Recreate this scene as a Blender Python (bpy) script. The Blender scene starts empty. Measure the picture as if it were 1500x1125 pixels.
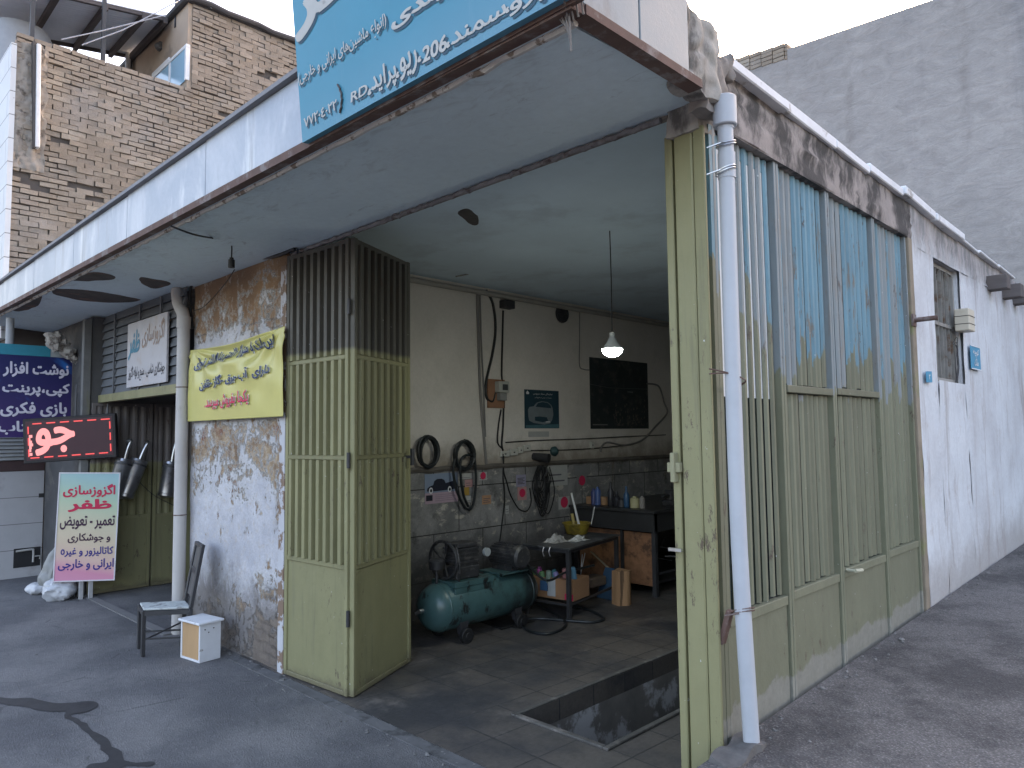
import bpy, bmesh, math, random
from mathutils import Vector, Matrix, noise as mnoise
random.seed(7)
R = math.radians
S = bpy.context.scene
C = S.collection

# ------------------------------------------------------------------ camera, sky, sun, exposure
FPX, PITCH, ROLL, YAW, EYE = 1068.0, R(4.0), R(0.7), R(44.6), 1.65
_fw = Vector((-math.sin(YAW)*math.cos(PITCH), math.cos(YAW)*math.cos(PITCH), math.sin(PITCH)))
_r0 = Vector((math.cos(YAW), math.sin(YAW), 0)); _u0 = _r0.cross(_fw)
_rt = math.cos(ROLL)*_r0 - math.sin(ROLL)*_u0
_up = math.cos(ROLL)*_u0 + math.sin(ROLL)*_r0
CAM = Vector((0, 0, EYE))
cd = bpy.data.cameras.new('camera'); co = bpy.data.objects.new('camera', cd); C.objects.link(co)
co.matrix_world = Matrix(((_rt.x, _up.x, -_fw.x, 0), (_rt.y, _up.y, -_fw.y, 0), (_rt.z, _up.z, -_fw.z, EYE), (0, 0, 0, 1)))
cd.sensor_width = 36; cd.lens = FPX/1500*36; cd.clip_start = 0.05; cd.clip_end = 2000
S.camera = co
SUN_EL, SUN_AZ = R(16), R(-9)      # behind the grey building, everything in view is in open shade
W = bpy.data.worlds.new('World'); S.world = W; W.use_nodes = True
bg = W.node_tree.nodes['Background']
sky = W.node_tree.nodes.new('ShaderNodeTexSky'); sky.sky_type = 'NISHITA'; sky.sun_disc = False
sky.sun_elevation = SUN_EL; sky.sun_rotation = SUN_AZ; sky.air_density = 1.0; sky.dust_density = 6.0; sky.ozone_density = 0.4
tint = W.node_tree.nodes.new('ShaderNodeMix'); tint.data_type = 'RGBA'; tint.blend_type = 'MULTIPLY'; tint.inputs[0].default_value = 1
tint.inputs[7].default_value = (1.13, 1.01, 1.005, 1)      # hazy city air, a little warmer than the clean model sky
W.node_tree.links.new(sky.outputs[0], tint.inputs[6]); W.node_tree.links.new(tint.outputs[2], bg.inputs[0]); bg.inputs[1].default_value = 0.15
sl = bpy.data.lights.new('sun', 'SUN'); sl.energy = 2.0; sl.angle = R(0.5); sl.color = (1, .93, .82)
so = bpy.data.objects.new('sun', sl); C.objects.link(so)
_sd = Vector((math.sin(SUN_AZ)*math.cos(SUN_EL), math.cos(SUN_AZ)*math.cos(SUN_EL), math.sin(SUN_EL)))
so.rotation_euler = _sd.to_track_quat('Z', 'Y').to_euler()
S.view_settings.view_transform = 'Standard'; S.view_settings.look = 'None'
S.view_settings.exposure = 3.0; S.view_settings.gamma = 1.0
S.render.engine = 'CYCLES'; S.cycles.max_bounces = 8; S.cycles.use_denoising = True

# measuring helpers: where the line of sight through a photo pixel meets a wall or floor of the place
def ray(px, py): return _rt*((px-750)/FPX) - _up*((py-562.5)/FPX) + _fw
def onX(px, py, v): d = ray(px, py); return CAM + d*((v-CAM.x)/d.x)
def onY(px, py, v): d = ray(px, py); return CAM + d*((v-CAM.y)/d.y)
def onZ(px, py, v): d = ray(px, py); return CAM + d*((v-CAM.z)/d.z)
def onP(px, py, o, n): d = ray(px, py); return CAM + d*((o-CAM).dot(n)/d.dot(n))

# ------------------------------------------------------------------ object helpers
def thing(name, loc, label, cat, group=None):
    o = bpy.data.objects.new(name, None); C.objects.link(o); o.location = loc; o.empty_display_size = .1
    o['label'] = label; o['category'] = cat
    if group: o['group'] = group
    return o
def tag(o, label, cat, group=None):
    o['label'] = label; o['category'] = cat
    if group: o['group'] = group
    return o
def structure(o): o['kind'] = 'structure'; return o

class MB:
    def __init__(s): s.v = []; s.f = []
    def add(s, vs, fs):
        b = len(s.v); s.v += [Vector(p) for p in vs]; s.f += [tuple(b+i for i in f) for f in fs]; return s
    def box(s, x0, x1, y0, y1, z0, z1):
        return s.add([(x0,y0,z0),(x1,y0,z0),(x1,y1,z0),(x0,y1,z0),(x0,y0,z1),(x1,y0,z1),(x1,y1,z1),(x0,y1,z1)],
                     [(0,3,2,1),(4,5,6,7),(0,1,5,4),(1,2,6,5),(2,3,7,6),(3,0,4,7)])
    def hexa(s, p):      # eight corners, bottom ring then top ring
        return s.add(p, [(0,3,2,1),(4,5,6,7),(0,1,5,4),(1,2,6,5),(2,3,7,6),(3,0,4,7)])
    def bar(s, a, b, w, h=None, up=(0,0,1)):
        a, b = Vector(a), Vector(b); h = h or w; d = (b-a).normalized(); u = Vector(up)
        if abs(d.dot(u)) > .95: u = Vector((1,0,0))
        x = d.cross(u).normalized()*(w/2); y = x.cross(d).normalized()*(h/2)
        return s.hexa([a-x-y, a+x-y, a+x+y, a-x+y, b-x-y, b+x-y, b+x+y, b-x+y])
    def cyl(s, a, b, r0, r1=None, n=16, cap=True):
        a, b = Vector(a), Vector(b); r1 = r0 if r1 is None else r1; d = (b-a).normalized()
        u = Vector((0,0,1)) if abs(d.z) < .9 else Vector((1,0,0)); x = d.cross(u).normalized(); y = d.cross(x)
        vs = [a+(x*math.cos(t)+y*math.sin(t))*r0 for t in [2*math.pi*i/n for i in range(n)]]
        vs += [b+(x*math.cos(t)+y*math.sin(t))*r1 for t in [2*math.pi*i/n for i in range(n)]]
        fs = [(i, (i+1) % n, n+(i+1) % n, n+i) for i in range(n)]
        if cap: fs += [tuple(range(n))[::-1], tuple(range(n, 2*n))]
        return s.add(vs, fs)
    def lathe(s, o, ax, prof, n=24):      # prof: (distance along the axis, radius)
        o, d = Vector(o), Vector(ax).normalized(); u = Vector((0,0,1)) if abs(d.z) < .9 else Vector((1,0,0))
        x = d.cross(u).normalized(); y = d.cross(x); vs = []; fs = []; m = len(prof)
        for t, r in prof: vs += [o+d*t+(x*math.cos(2*math.pi*i/n)+y*math.sin(2*math.pi*i/n))*max(r, .0005) for i in range(n)]
        for k in range(m-1):
            for i in range(n): fs.append((k*n+i, k*n+(i+1) % n, (k+1)*n+(i+1) % n, (k+1)*n+i))
        fs += [tuple(range(n))[::-1], tuple(range((m-1)*n, m*n))]
        return s.add(vs, fs)
    def tube(s, pts, r, n=8, closed=False):
        P = [Vector(p) for p in pts]; m = len(P); vs = []; fs = []; px = None
        for k in range(m):
            a = P[(k-1) % m] if (closed or k > 0) else P[k]; b = P[(k+1) % m] if (closed or k < m-1) else P[k]
            d = (b-a).normalized() if (b-a).length > 1e-9 else Vector((0,0,1))
            if px is None:
                u = Vector((0,0,1)) if abs(d.z) < .9 else Vector((1,0,0)); px = d.cross(u).normalized()
            px = (px-d*px.dot(d)).normalized(); y = d.cross(px)
            vs += [P[k]+(px*math.cos(2*math.pi*i/n)+y*math.sin(2*math.pi*i/n))*r for i in range(n)]
        for k in range(m if closed else m-1):
            k2 = (k+1) % m
            for i in range(n): fs.append((k*n+i, k*n+(i+1) % n, k2*n+(i+1) % n, k2*n+i))
        if not closed: fs += [tuple(range(n))[::-1], tuple(range((m-1)*n, m*n))]
        return s.add(vs, fs)
    def poly(s, pts, ext):                # a flat outline given thickness
        n = len(pts); e = Vector(ext); vs = [Vector(p) for p in pts]+[Vector(p)+e for p in pts]
        return s.add(vs, [tuple(range(n))[::-1], tuple(range(n, 2*n))]+[(i, (i+1) % n, n+(i+1) % n, n+i) for i in range(n)])
    def grid(s, fn, nu, nv):
        vs = [fn(i/nu, j/nv) for j in range(nv+1) for i in range(nu+1)]
        return s.add(vs, [(j*(nu+1)+i, j*(nu+1)+i+1, (j+1)*(nu+1)+i+1, (j+1)*(nu+1)+i) for j in range(nv) for i in range(nu)])
    def ball(s, c, r, n=10, m=7, sq=(1,1,1), wob=0):
        c = Vector(c); vs = []; fs = []
        for j in range(m+1):
            t = math.pi*j/m
            for i in range(n):
                p = Vector((math.sin(t)*math.cos(2*math.pi*i/n)*sq[0], math.sin(t)*math.sin(2*math.pi*i/n)*sq[1], math.cos(t)*sq[2]))*r
                if wob: p *= 1+wob*mnoise.noise((c+p)*6/r*.2+Vector((c.x*9, 0, 0)))
                vs.append(c+p)
        for j in range(m):
            for i in range(n): fs.append((j*n+i, (j+1)*n+i, (j+1)*n+(i+1) % n, j*n+(i+1) % n))
        return s.add(vs, fs)
    def rough(s, x0, x1, y0, y1, z0, z1, amp, d=.03, f=7):     # a box with broken, uneven faces
        lo = (x0,y0,z0); hi = (x1,y1,z1)
        for ax in range(3):
            a, b = (ax+1) % 3, (ax+2) % 3
            nu, nv = max(2, int((hi[a]-lo[a])/d)), max(2, int((hi[b]-lo[b])/d))
            for side in (0, 1):
                def fn(u, v):
                    p = Vector((0,0,0)); p[ax] = (lo, hi)[side][ax]; p[a] = lo[a]+(hi[a]-lo[a])*u; p[b] = lo[b]+(hi[b]-lo[b])*v
                    return p+Vector((mnoise.noise(p*f), mnoise.noise(p*f+Vector((9,0,0))), mnoise.noise(p*f+Vector((0,9,0)))))*amp
                s.grid(fn, nu, nv)
        return s
    def build(s, name, mat, parent=None, bevel=0, smooth=False, local=False, seg=1):
        off = Vector((0,0,0)) if (parent is None or local) else root_loc(parent)
        me = bpy.data.meshes.new(name); me.from_pydata([tuple(p-off) for p in s.v], [], s.f); me.update()
        bm = bmesh.new(); bm.from_mesh(me); bmesh.ops.recalc_face_normals(bm, faces=bm.faces[:]); bm.to_mesh(me); bm.free()
        if mat: me.materials.append(mat)
        o = bpy.data.objects.new(name, me); C.objects.link(o)
        if parent is not None: o.parent = parent
        if smooth:
            for p in me.polygons: p.use_smooth = True
            try: me.set_sharp_from_angle(angle=R(40))
            except Exception: pass
        if bevel:
            b = o.modifiers.new('bevel', 'BEVEL'); b.width = bevel; b.segments = seg; b.limit_method = 'ANGLE'; b.angle_limit = R(40)
        return o
def root_loc(o):
    v = Vector((0,0,0))
    while o is not None: v += o.location; o = o.parent
    return v
def spline(pts, k=8, closed=False):
    P = [Vector(p) for p in pts]; n = len(P); out = []
    for i in range(n if closed else n-1):
        g = (lambda q: P[q % n]) if closed else (lambda q: P[min(max(q, 0), n-1)])
        a, b, c, d = g(i-1), g(i), g(i+1), g(i+2)
        for j in range(k):
            t = j/k
            out.append(.5*((2*b)+(c-a)*t+(2*a-5*b+4*c-d)*t*t+(3*b-a-3*c+d)*t**3))
    if not closed: out.append(P[-1])
    return out

# ------------------------------------------------------------------ materials
class NT:
    def __init__(s, name, world=False):
        s.m = bpy.data.materials.new(name); s.m.use_nodes = True; s.t = s.m.node_tree; s.b = s.t.nodes['Principled BSDF']
        tc = s.t.nodes.new('ShaderNodeTexCoord'); s.co = s.t.nodes.new('ShaderNodeNewGeometry').outputs['Position'] if world else tc.outputs['Object']
        s.sep = None
    def n(s, ty, **k):
        nd = s.t.nodes.new(ty)
        for a, v in k.items(): setattr(nd, a, v)
        return nd
    def set(s, sock, v):
        if hasattr(v, 'is_output') or hasattr(v, 'links'): s.t.links.new(v, sock)
        else: sock.default_value = v
    def xyz(s):
        if not s.sep: s.sep = s.n('ShaderNodeSeparateXYZ'); s.t.links.new(s.co, s.sep.inputs[0])
        return s.sep.outputs
    def map(s, scale=(1,1,1), loc=(0,0,0), rot=(0,0,0), co=None):
        mp = s.n('ShaderNodeMapping'); s.t.links.new(co or s.co, mp.inputs[0])
        mp.inputs['Scale'].default_value = scale; mp.inputs['Location'].default_value = loc; mp.inputs['Rotation'].default_value = rot
        return mp.outputs[0]
    def noise(s, scale, detail=6, rough=.6, stretch=None, loc=(0,0,0), dist=0, co=None):
        nd = s.n('ShaderNodeTexNoise'); v = s.map(stretch or (1,1,1), loc, co=co)
        s.t.links.new(v, nd.inputs['Vector']); nd.inputs['Scale'].default_value = scale; nd.inputs['Detail'].default_value = detail
        nd.inputs['Roughness'].default_value = rough; nd.inputs['Distortion'].default_value = dist
        return nd.outputs[0]
    def math(s, op, a, b=0.0, c=None, clamp=False):
        nd = s.n('ShaderNodeMath', operation=op, use_clamp=clamp); s.set(nd.inputs[0], a); s.set(nd.inputs[1], b)
        if c is not None: s.set(nd.inputs[2], c)
        return nd.outputs[0]
    def step(s, v, lo, hi):
        nd = s.n('ShaderNodeMapRange', interpolation_type='SMOOTHSTEP'); s.set(nd.inputs[0], v)
        nd.inputs[1].default_value = lo; nd.inputs[2].default_value = hi
        return nd.outputs[0]
    def mix(s, f, a, b):
        nd = s.n('ShaderNodeMix', data_type='RGBA'); s.set(nd.inputs[0], f)
        s.set(nd.inputs[6], (*a, 1) if isinstance(a, tuple) and len(a) == 3 else a)
        s.set(nd.inputs[7], (*b, 1) if isinstance(b, tuple) and len(b) == 3 else b)
        return nd.outputs[2]
    def mul(s, col, f):
        nd = s.n('ShaderNodeMix', data_type='RGBA', blend_type='MULTIPLY'); nd.inputs[0].default_value = 1
        s.set(nd.inputs[6], (*col, 1) if isinstance(col, tuple) and len(col) == 3 else col)
        cb = s.n('ShaderNodeCombineXYZ')
        for i in range(3): s.set(cb.inputs[i], f)
        s.t.links.new(cb.outputs[0], nd.inputs[7]); return nd.outputs[2]
    def vary(s, col, sc=6, amt=.25, stretch=None, detail=8):
        f = s.math('MULTIPLY_ADD', s.noise(sc, detail, .65, stretch), 2*amt*1.4, 1-amt*1.4); return s.mul(col, f)
    def island(s):
        return s.n('ShaderNodeNewGeometry').outputs['Random Per Island']
    def out(s, col, rough=.8, bump=None, bstr=.3, bdist=.01, metal=0.0, spec=.3):
        s.set(s.b.inputs['Base Color'], (*col, 1) if isinstance(col, tuple) and len(col) == 3 else col)
        s.set(s.b.inputs['Roughness'], rough); s.b.inputs['Metallic'].default_value = metal; s.b.inputs['Specular IOR Level'].default_value = spec
        if bump is not None:
            bn = s.n('ShaderNodeBump'); bn.inputs['Strength'].default_value = bstr; bn.inputs['Distance'].default_value = bdist
            s.t.links.new(bump, bn.inputs['Height']); s.t.links.new(bn.outputs[0], s.b.inputs['Normal'])
        return s.m

def surf(name, c, amt=.2, sc=6, rough=.8, c2=None, sc2=3, lo=.5, hi=.65, stretch2=None, bstr=.2, bsc=60, metal=0.0, spec=.3, stretch=None, c3=None, isl=0):
    t = NT(name); col = t.vary(c, sc, amt, stretch)
    if c2: col = t.mix(t.step(t.noise(sc2, 9, .65, stretch2), lo, hi), col, c2)
    if c3: col = t.mix(t.step(t.noise(sc2*2.7, 9, .7, stretch2, (3,7,1)), .58, .68), col, c3)
    if isl: col = t.mul(col, t.math('MULTIPLY_ADD', t.island(), isl, 1-isl/2))
    r = t.math('MULTIPLY_ADD', t.noise(sc*2, 5), .3, rough-.15, clamp=True)
    return t.out(col, r, t.noise(bsc, 6, .7), bstr, .004, metal, spec)
def plain(name, c, rough=.6, metal=0.0, spec=.4, amt=.12): return surf(name, c, amt, 14, rough, metal=metal, spec=spec, bstr=.08)
def glow(name, c, st):
    t = NT(name); t.out((.02,.02,.02), .5); t.b.inputs['Emission Color'].default_value = (*c, 1); t.b.inputs['Emission Strength'].default_value = st; return t.m

# ------------------------------------------------------------------ Persian lettering (joined forms, right to left)
_F = {'ا':(0xfe8d,2),'آ':(0xfe81,2),'ب':(0xfe8f,4),'پ':(0xfb56,4),'ت':(0xfe95,4),'ث':(0xfe99,4),'ج':(0xfe9d,4),'چ':(0xfb7a,4),'ح':(0xfea1,4),'خ':(0xfea5,4),
 'د':(0xfea9,2),'ذ':(0xfeab,2),'ر':(0xfead,2),'ز':(0xfeaf,2),'ژ':(0xfb8a,2),'س':(0xfeb1,4),'ش':(0xfeb5,4),'ص':(0xfeb9,4),'ض':(0xfebd,4),'ط':(0xfec1,4),
 'ظ':(0xfec5,4),'ع':(0xfec9,4),'غ':(0xfecd,4),'ف':(0xfed1,4),'ق':(0xfed5,4),'ک':(0xfb8e,4),'گ':(0xfb92,4),'ل':(0xfedd,4),'م':(0xfee1,4),'ن':(0xfee5,4),
 'و':(0xfeed,2),'ه':(0xfee9,4),'ی':(0xfbfc,4),'ـ':(0x640,5)}
def shape(s):
    out = []; n = len(s)
    for i, ch in enumerate(s):
        if ch not in _F:
            if ch != '\u200c': out.append(ch)
            continue
        base, k = _F[ch]
        prev = i > 0 and s[i-1] in _F and _F[s[i-1]][1] >= 4
        nxt = i < n-1 and s[i+1] in _F and k >= 4
        if k == 5: out.append('\u0640'); continue
        out.append('\u0665' if ch == 'ه' and not prev and not nxt else chr(base+(3 if prev and nxt else 1 if prev else 2 if nxt else 0)))
    out = out[::-1]; res = []; run = []
    for ch in out+['']:
        if ch and (ch.isdigit() or (ch.isascii() and ch.isalpha())): run.append(ch)
        else: res += run[::-1]; run = []; res.append(ch)
    return ''.join(res).replace('۸', '\u039b').replace('۴', '\u0664').replace('(', '\x01').replace(')', '(').replace('\x01', ')')
def text_mesh(s, bold=0.0, shear=0.0):      # thickened with shifted copies of the outline, so counters stay open
    c = bpy.data.curves.new('t', 'FONT'); c.body = shape(s); c.size = 1; c.shear = shear; c.resolution_u = 4
    o = bpy.data.objects.new('t', c); C.objects.link(o); bpy.context.view_layer.update()
    me = bpy.data.meshes.new_from_object(o.evaluated_get(bpy.context.evaluated_depsgraph_get()))
    bpy.data.objects.remove(o); bpy.data.curves.remove(c)
    vs, fs = [], []; bv = [v.co.copy() for v in me.vertices]; bf = [tuple(p.vertices) for p in me.polygons]; nk = 10 if bold > .02 else 6
    for k in range(nk+1):
        r_ = 0 if k == 0 else max(bold, .008); t_ = 6.283*k/nk; b0 = len(vs)
        vs += [(p.x+r_*math.cos(t_), p.y+r_*math.sin(t_), k*3e-5) for p in bv]; fs += [tuple(i+b0 for i in f) for f in bf]
    bpy.data.meshes.remove(me); me = bpy.data.meshes.new('t'); me.from_pydata(vs, [], fs); me.update(); return me
def lettering(parent, s, mat, u0, v0, u1, v1, off=.003, bold=.012, shear=0.0, name='lettering', warp=None, rise=0.0):
    me = text_mesh(s, bold, shear); xs = [v.co.x for v in me.vertices]; ys = [v.co.y for v in me.vertices]
    x0, x1, y0, y1 = min(xs), max(xs), min(ys), max(ys)
    for v in me.vertices:
        a = (v.co.x-x0)/(x1-x0); u = u0+a*(u1-u0); w = v0+(v.co.y-y0)/(y1-y0)*(v1-v0)+rise*a
        v.co = (u, w, off+v.co.z+(warp(u, w) if warp else 0))
    me.name = name; me.materials.append(mat); o = bpy.data.objects.new(name, me); C.objects.link(o); o.parent = parent; return o
def frame_matrix(o, u, v):
    u = Vector(u).normalized(); v = Vector(v); v = (v-u*v.dot(u)).normalized(); n = u.cross(v)
    return Matrix(((u.x,v.x,n.x,o[0]),(u.y,v.y,n.y,o[1]),(u.z,v.z,n.z,o[2]),(0,0,0,1)))
def board(name, o, u, v, w, h, t, mat, bevel=0):
    ob = MB().box(0, w, 0, h, -t, 0).build(name, mat, None, bevel); ob.matrix_world = frame_matrix(o, u, v); return ob
# ------------------------------------------------------------------ main dimensions
YF, YC = 2.6, 1.66              # shop front, canopy edge
XW, XS = -5.35, -1.46           # inner wall, alley face of the side wall
XP0, XP1 = -6.5, -4.82          # peeling pillar between the two openings
XE = -8.8                       # left side of the exhaust shop recess
ZC, ZI = 3.0, 3.15              # canopy soffit, inner ceiling
YB = 9.6
def smooth(t): t = max(0, min(1, t)); return t*t*(3-2*t)
def alley_z(y): return .45+.024*max(-1, min(y-2.7, 7))
def ground_z(x, y):
    g = smooth((x+1.62)/.13)*alley_z(y)
    return g

# ------------------------------------------------------------------ materials of the setting
def m_asphalt():
    t = NT('asphalt', True); n1 = t.noise(1.1, 10, .62); n2 = t.noise(26, 8, .7); n3 = t.noise(120, 4, .8); n4 = t.noise(.55, 6, .6, loc=(5,2,0))
    col = t.mix(t.step(n1, .38, .66), (.105,.105,.11), (.185,.18,.178))
    col = t.mix(t.math('MULTIPLY', t.step(n4, .52, .66), .55), col, (.062,.062,.066))
    col = t.mul(col, t.math('MULTIPLY_ADD', n2, .7, .65)); col = t.mul(col, t.math('MULTIPLY_ADD', n3, 1.5, .25))
    v = t.n('ShaderNodeTexVoronoi', feature='DISTANCE_TO_EDGE'); t.t.links.new(t.map((1,1,1)), v.inputs['Vector']); v.inputs['Scale'].default_value = .8
    nz = t.noise(2.5, 6, .7); mp = t.n('ShaderNodeMix', data_type='VECTOR')
    crack = t.math('MULTIPLY', t.math('SUBTRACT', 1, t.step(v.outputs['Distance'], .0, .012)), t.step(nz, .5, .6))
    col = t.mix(t.math('MULTIPLY', crack, .6), col, (.05,.05,.05))
    g = t.noise(55, 2, .5, loc=(9,1,0)); col = t.mix(t.step(g, .74, .78), col, (.36,.35,.34))
    # the alley side is lighter, gravelly and stained with oil
    x = t.xyz(); al = t.step(x[0], -1.9, -1.3)
    gcol = t.mix(t.step(t.noise(1.7, 9, .7, loc=(2,8,0)), .42, .62), (.20,.19,.182), (.10,.096,.095))
    gcol = t.mul(gcol, t.math('MULTIPLY_ADD', n3, 2.6, -.3)); gcol = t.mul(gcol, t.math('MULTIPLY_ADD', n2, .9, .55))
    col = t.mix(al, col, gcol)
    vo = t.n('ShaderNodeTexVoronoi'); t.t.links.new(t.map((1,1,1)), vo.inputs['Vector']); vo.inputs['Scale'].default_value = 85
    pb = t.step(vo.outputs['Distance'], .15, .5); col = t.mul(col, t.math('MULTIPLY_ADD', pb, t.math('MULTIPLY_ADD', al, -.35, -.12), 1.12))
    h = t.math('ADD', t.math('ADD', t.math('MULTIPLY', n3, .5), t.math('MULTIPLY', n2, .8)), t.math('MULTIPLY', pb, -.35))
    return t.out(col, t.math('MULTIPLY_ADD', n1, .3, .62), h, .8, .012, spec=.3)
def m_floor():
    t = NT('greasy_floor_tiles', True); b = t.n('ShaderNodeTexBrick', offset=0.0, squash=1.0)
    t.t.links.new(t.map((1,1,1), rot=(0,0,R(2))), b.inputs['Vector']); b.inputs['Scale'].default_value = 1
    b.inputs['Brick Width'].default_value = .34; b.inputs['Row Height'].default_value = .34; b.inputs['Mortar Size'].default_value = .006; b.inputs['Mortar Smooth'].default_value = .3
    b.inputs['Color1'].default_value = (.13,.112,.095,1); b.inputs['Color2'].default_value = (.088,.08,.073,1); b.inputs['Mortar'].default_value = (.04,.04,.04,1)
    col = t.mix(t.step(t.noise(1.2, 9, .65), .42, .62), b.outputs[0], (.05,.05,.053))
    col = t.mix(t.math('MULTIPLY', t.step(t.noise(2.1, 9, .7, loc=(4,1,0)), .55, .7), .5), col, (.24,.215,.19))
    col = t.mul(col, t.math('MULTIPLY_ADD', t.noise(40, 6, .7), .9, .5))
    return t.out(col, t.math('MULTIPLY_ADD', t.noise(3, 6), .5, .25, clamp=True), t.math('MULTIPLY_ADD', b.outputs['Fac'], -1.0, t.noise(30, 6)), .35, .006, spec=.45)
def m_peel():
    t = NT('peeling_plaster', True); x = t.xyz(); z = x[2]
    n1 = t.noise(4.2, 14, .74, (1,1,.9), dist=.5); n2 = t.noise(17, 12, .75, loc=(3,3,1), dist=.4); nb = t.noise(1.7, 6, .6)
    r = t.n('ShaderNodeValToRGB'); t.set(r.inputs[0], t.math('DIVIDE', z, 3.0)); r.color_ramp.interpolation = 'EASE'
    e = r.color_ramp.elements; e[0].position = .0; e[0].color = (.46,)*3+(1,)
    e[1].position = 1; e[1].color = (.38,)*3+(1,)
    for p, v in ((.09,.50),(.2,.56),(.34,.585),(.42,.50),(.52,.44),(.57,.44),(.62,.56),(.80,.54),(.845,.47),(.87,.44)):
        q = e.new(p); q.color = (v, v, v, 1)
    f = t.math('ADD', t.math('MULTIPLY', n1, .6), t.math('MULTIPLY', n2, .4))
    fl = t.step(t.noise(7, 10, .78, (1,1,.55), (5,5,2)), .56, .63)
    m = t.math('SUBTRACT', t.math('ADD', t.math('ADD', f, r.outputs[0]), -.96), t.math('MULTIPLY', fl, .16))
    # bottom right the plaster has come off the bricks
    bx = t.math('MULTIPLY', t.math('MULTIPLY', t.step(x[0], -5.4, -4.9), t.math('SUBTRACT', 1, t.step(z, .25, .85))), t.step(t.noise(4, 8, .7, loc=(7,3,3)), .38, .52))
    m = t.math('SUBTRACT', m, t.math('MULTIPLY', bx, .34))
    mask = t.step(m, -.012, .012); edge = t.math('SUBTRACT', 1, t.step(t.math('ABSOLUTE', m), .008, .05))
    mud = t.mix(t.step(t.noise(9, 10, .75), .38, .62), (.17,.11,.07), (.36,.27,.175))
    mud = t.mix(t.math('MULTIPLY', t.step(t.noise(2.2, 6, .6, loc=(6,1,4)), .56, .64), t.step(z, .3, 1.9)), mud, (.17,.072,.045))
    mud = t.mix(t.step(z, 2.45, 2.62), mud, t.mix(t.step(nb, .38, .62), (.31,.195,.105), (.20,.125,.075)))
    b = t.n('ShaderNodeTexBrick'); co = t.n('ShaderNodeCombineXYZ'); t.set(co.inputs[0], x[0]); t.set(co.inputs[1], t.math('ADD', z, t.math('MULTIPLY', t.noise(5, 4), .09)))
    t.t.links.new(co.outputs[0], b.inputs['Vector']); b.inputs['Scale'].default_value = 1; b.inputs['Brick Width'].default_value = .21; b.inputs['Row Height'].default_value = .068; b.inputs['Mortar Size'].default_value = .009
    bh = b.outputs['Fac']
    mud = t.mix(t.math('MULTIPLY', t.math('MAXIMUM', bx, t.math('MULTIPLY', t.step(z, 2.2, 2.3), t.math('SUBTRACT', 1, t.step(z, 2.55, 2.6)))), t.math('MULTIPLY', bh, .8)), mud, (.09,.07,.06))
    paint = t.mix(t.step(t.noise(2.6, 10, .7, loc=(1,9,2)), .36, .68), (.40,.40,.43), (.55,.545,.56))
    paint = t.mix(t.math('MULTIPLY', t.step(n2, .50, .64), .5), paint, (.44,.38,.31)); paint = t.mix(t.math('MULTIPLY', t.step(t.noise(2, 9, .7, loc=(2,2,7)), .5, .66), .35), paint, (.30,.28,.27))
    col = t.mix(mask, mud, paint); col = t.mix(t.math('MULTIPLY', edge, .5), col, (.60,.58,.54))
    # splashed dirt along the foot of the wall
    dz = t.math('SUBTRACT', t.math('ADD', t.math('MULTIPLY', n1, 1.1), .02), z); dirt = t.math('MULTIPLY', t.step(dz, -.12, .28), .82)
    col = t.mix(dirt, col, t.mix(n2, (.09,.075,.065), (.2,.18,.165)))
    col = t.mul(col, t.math('MULTIPLY_ADD', t.noise(70, 5, .7), .6, .7))
    h = t.math('ADD', t.math('MULTIPLY', mask, .8), t.math('ADD', t.math('MULTIPLY', n2, .8), t.math('MULTIPLY', t.math('MULTIPLY', bh, bx), -1.2)))
    return t.out(col, .85, h, .9, .016, spec=.2)
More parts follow.
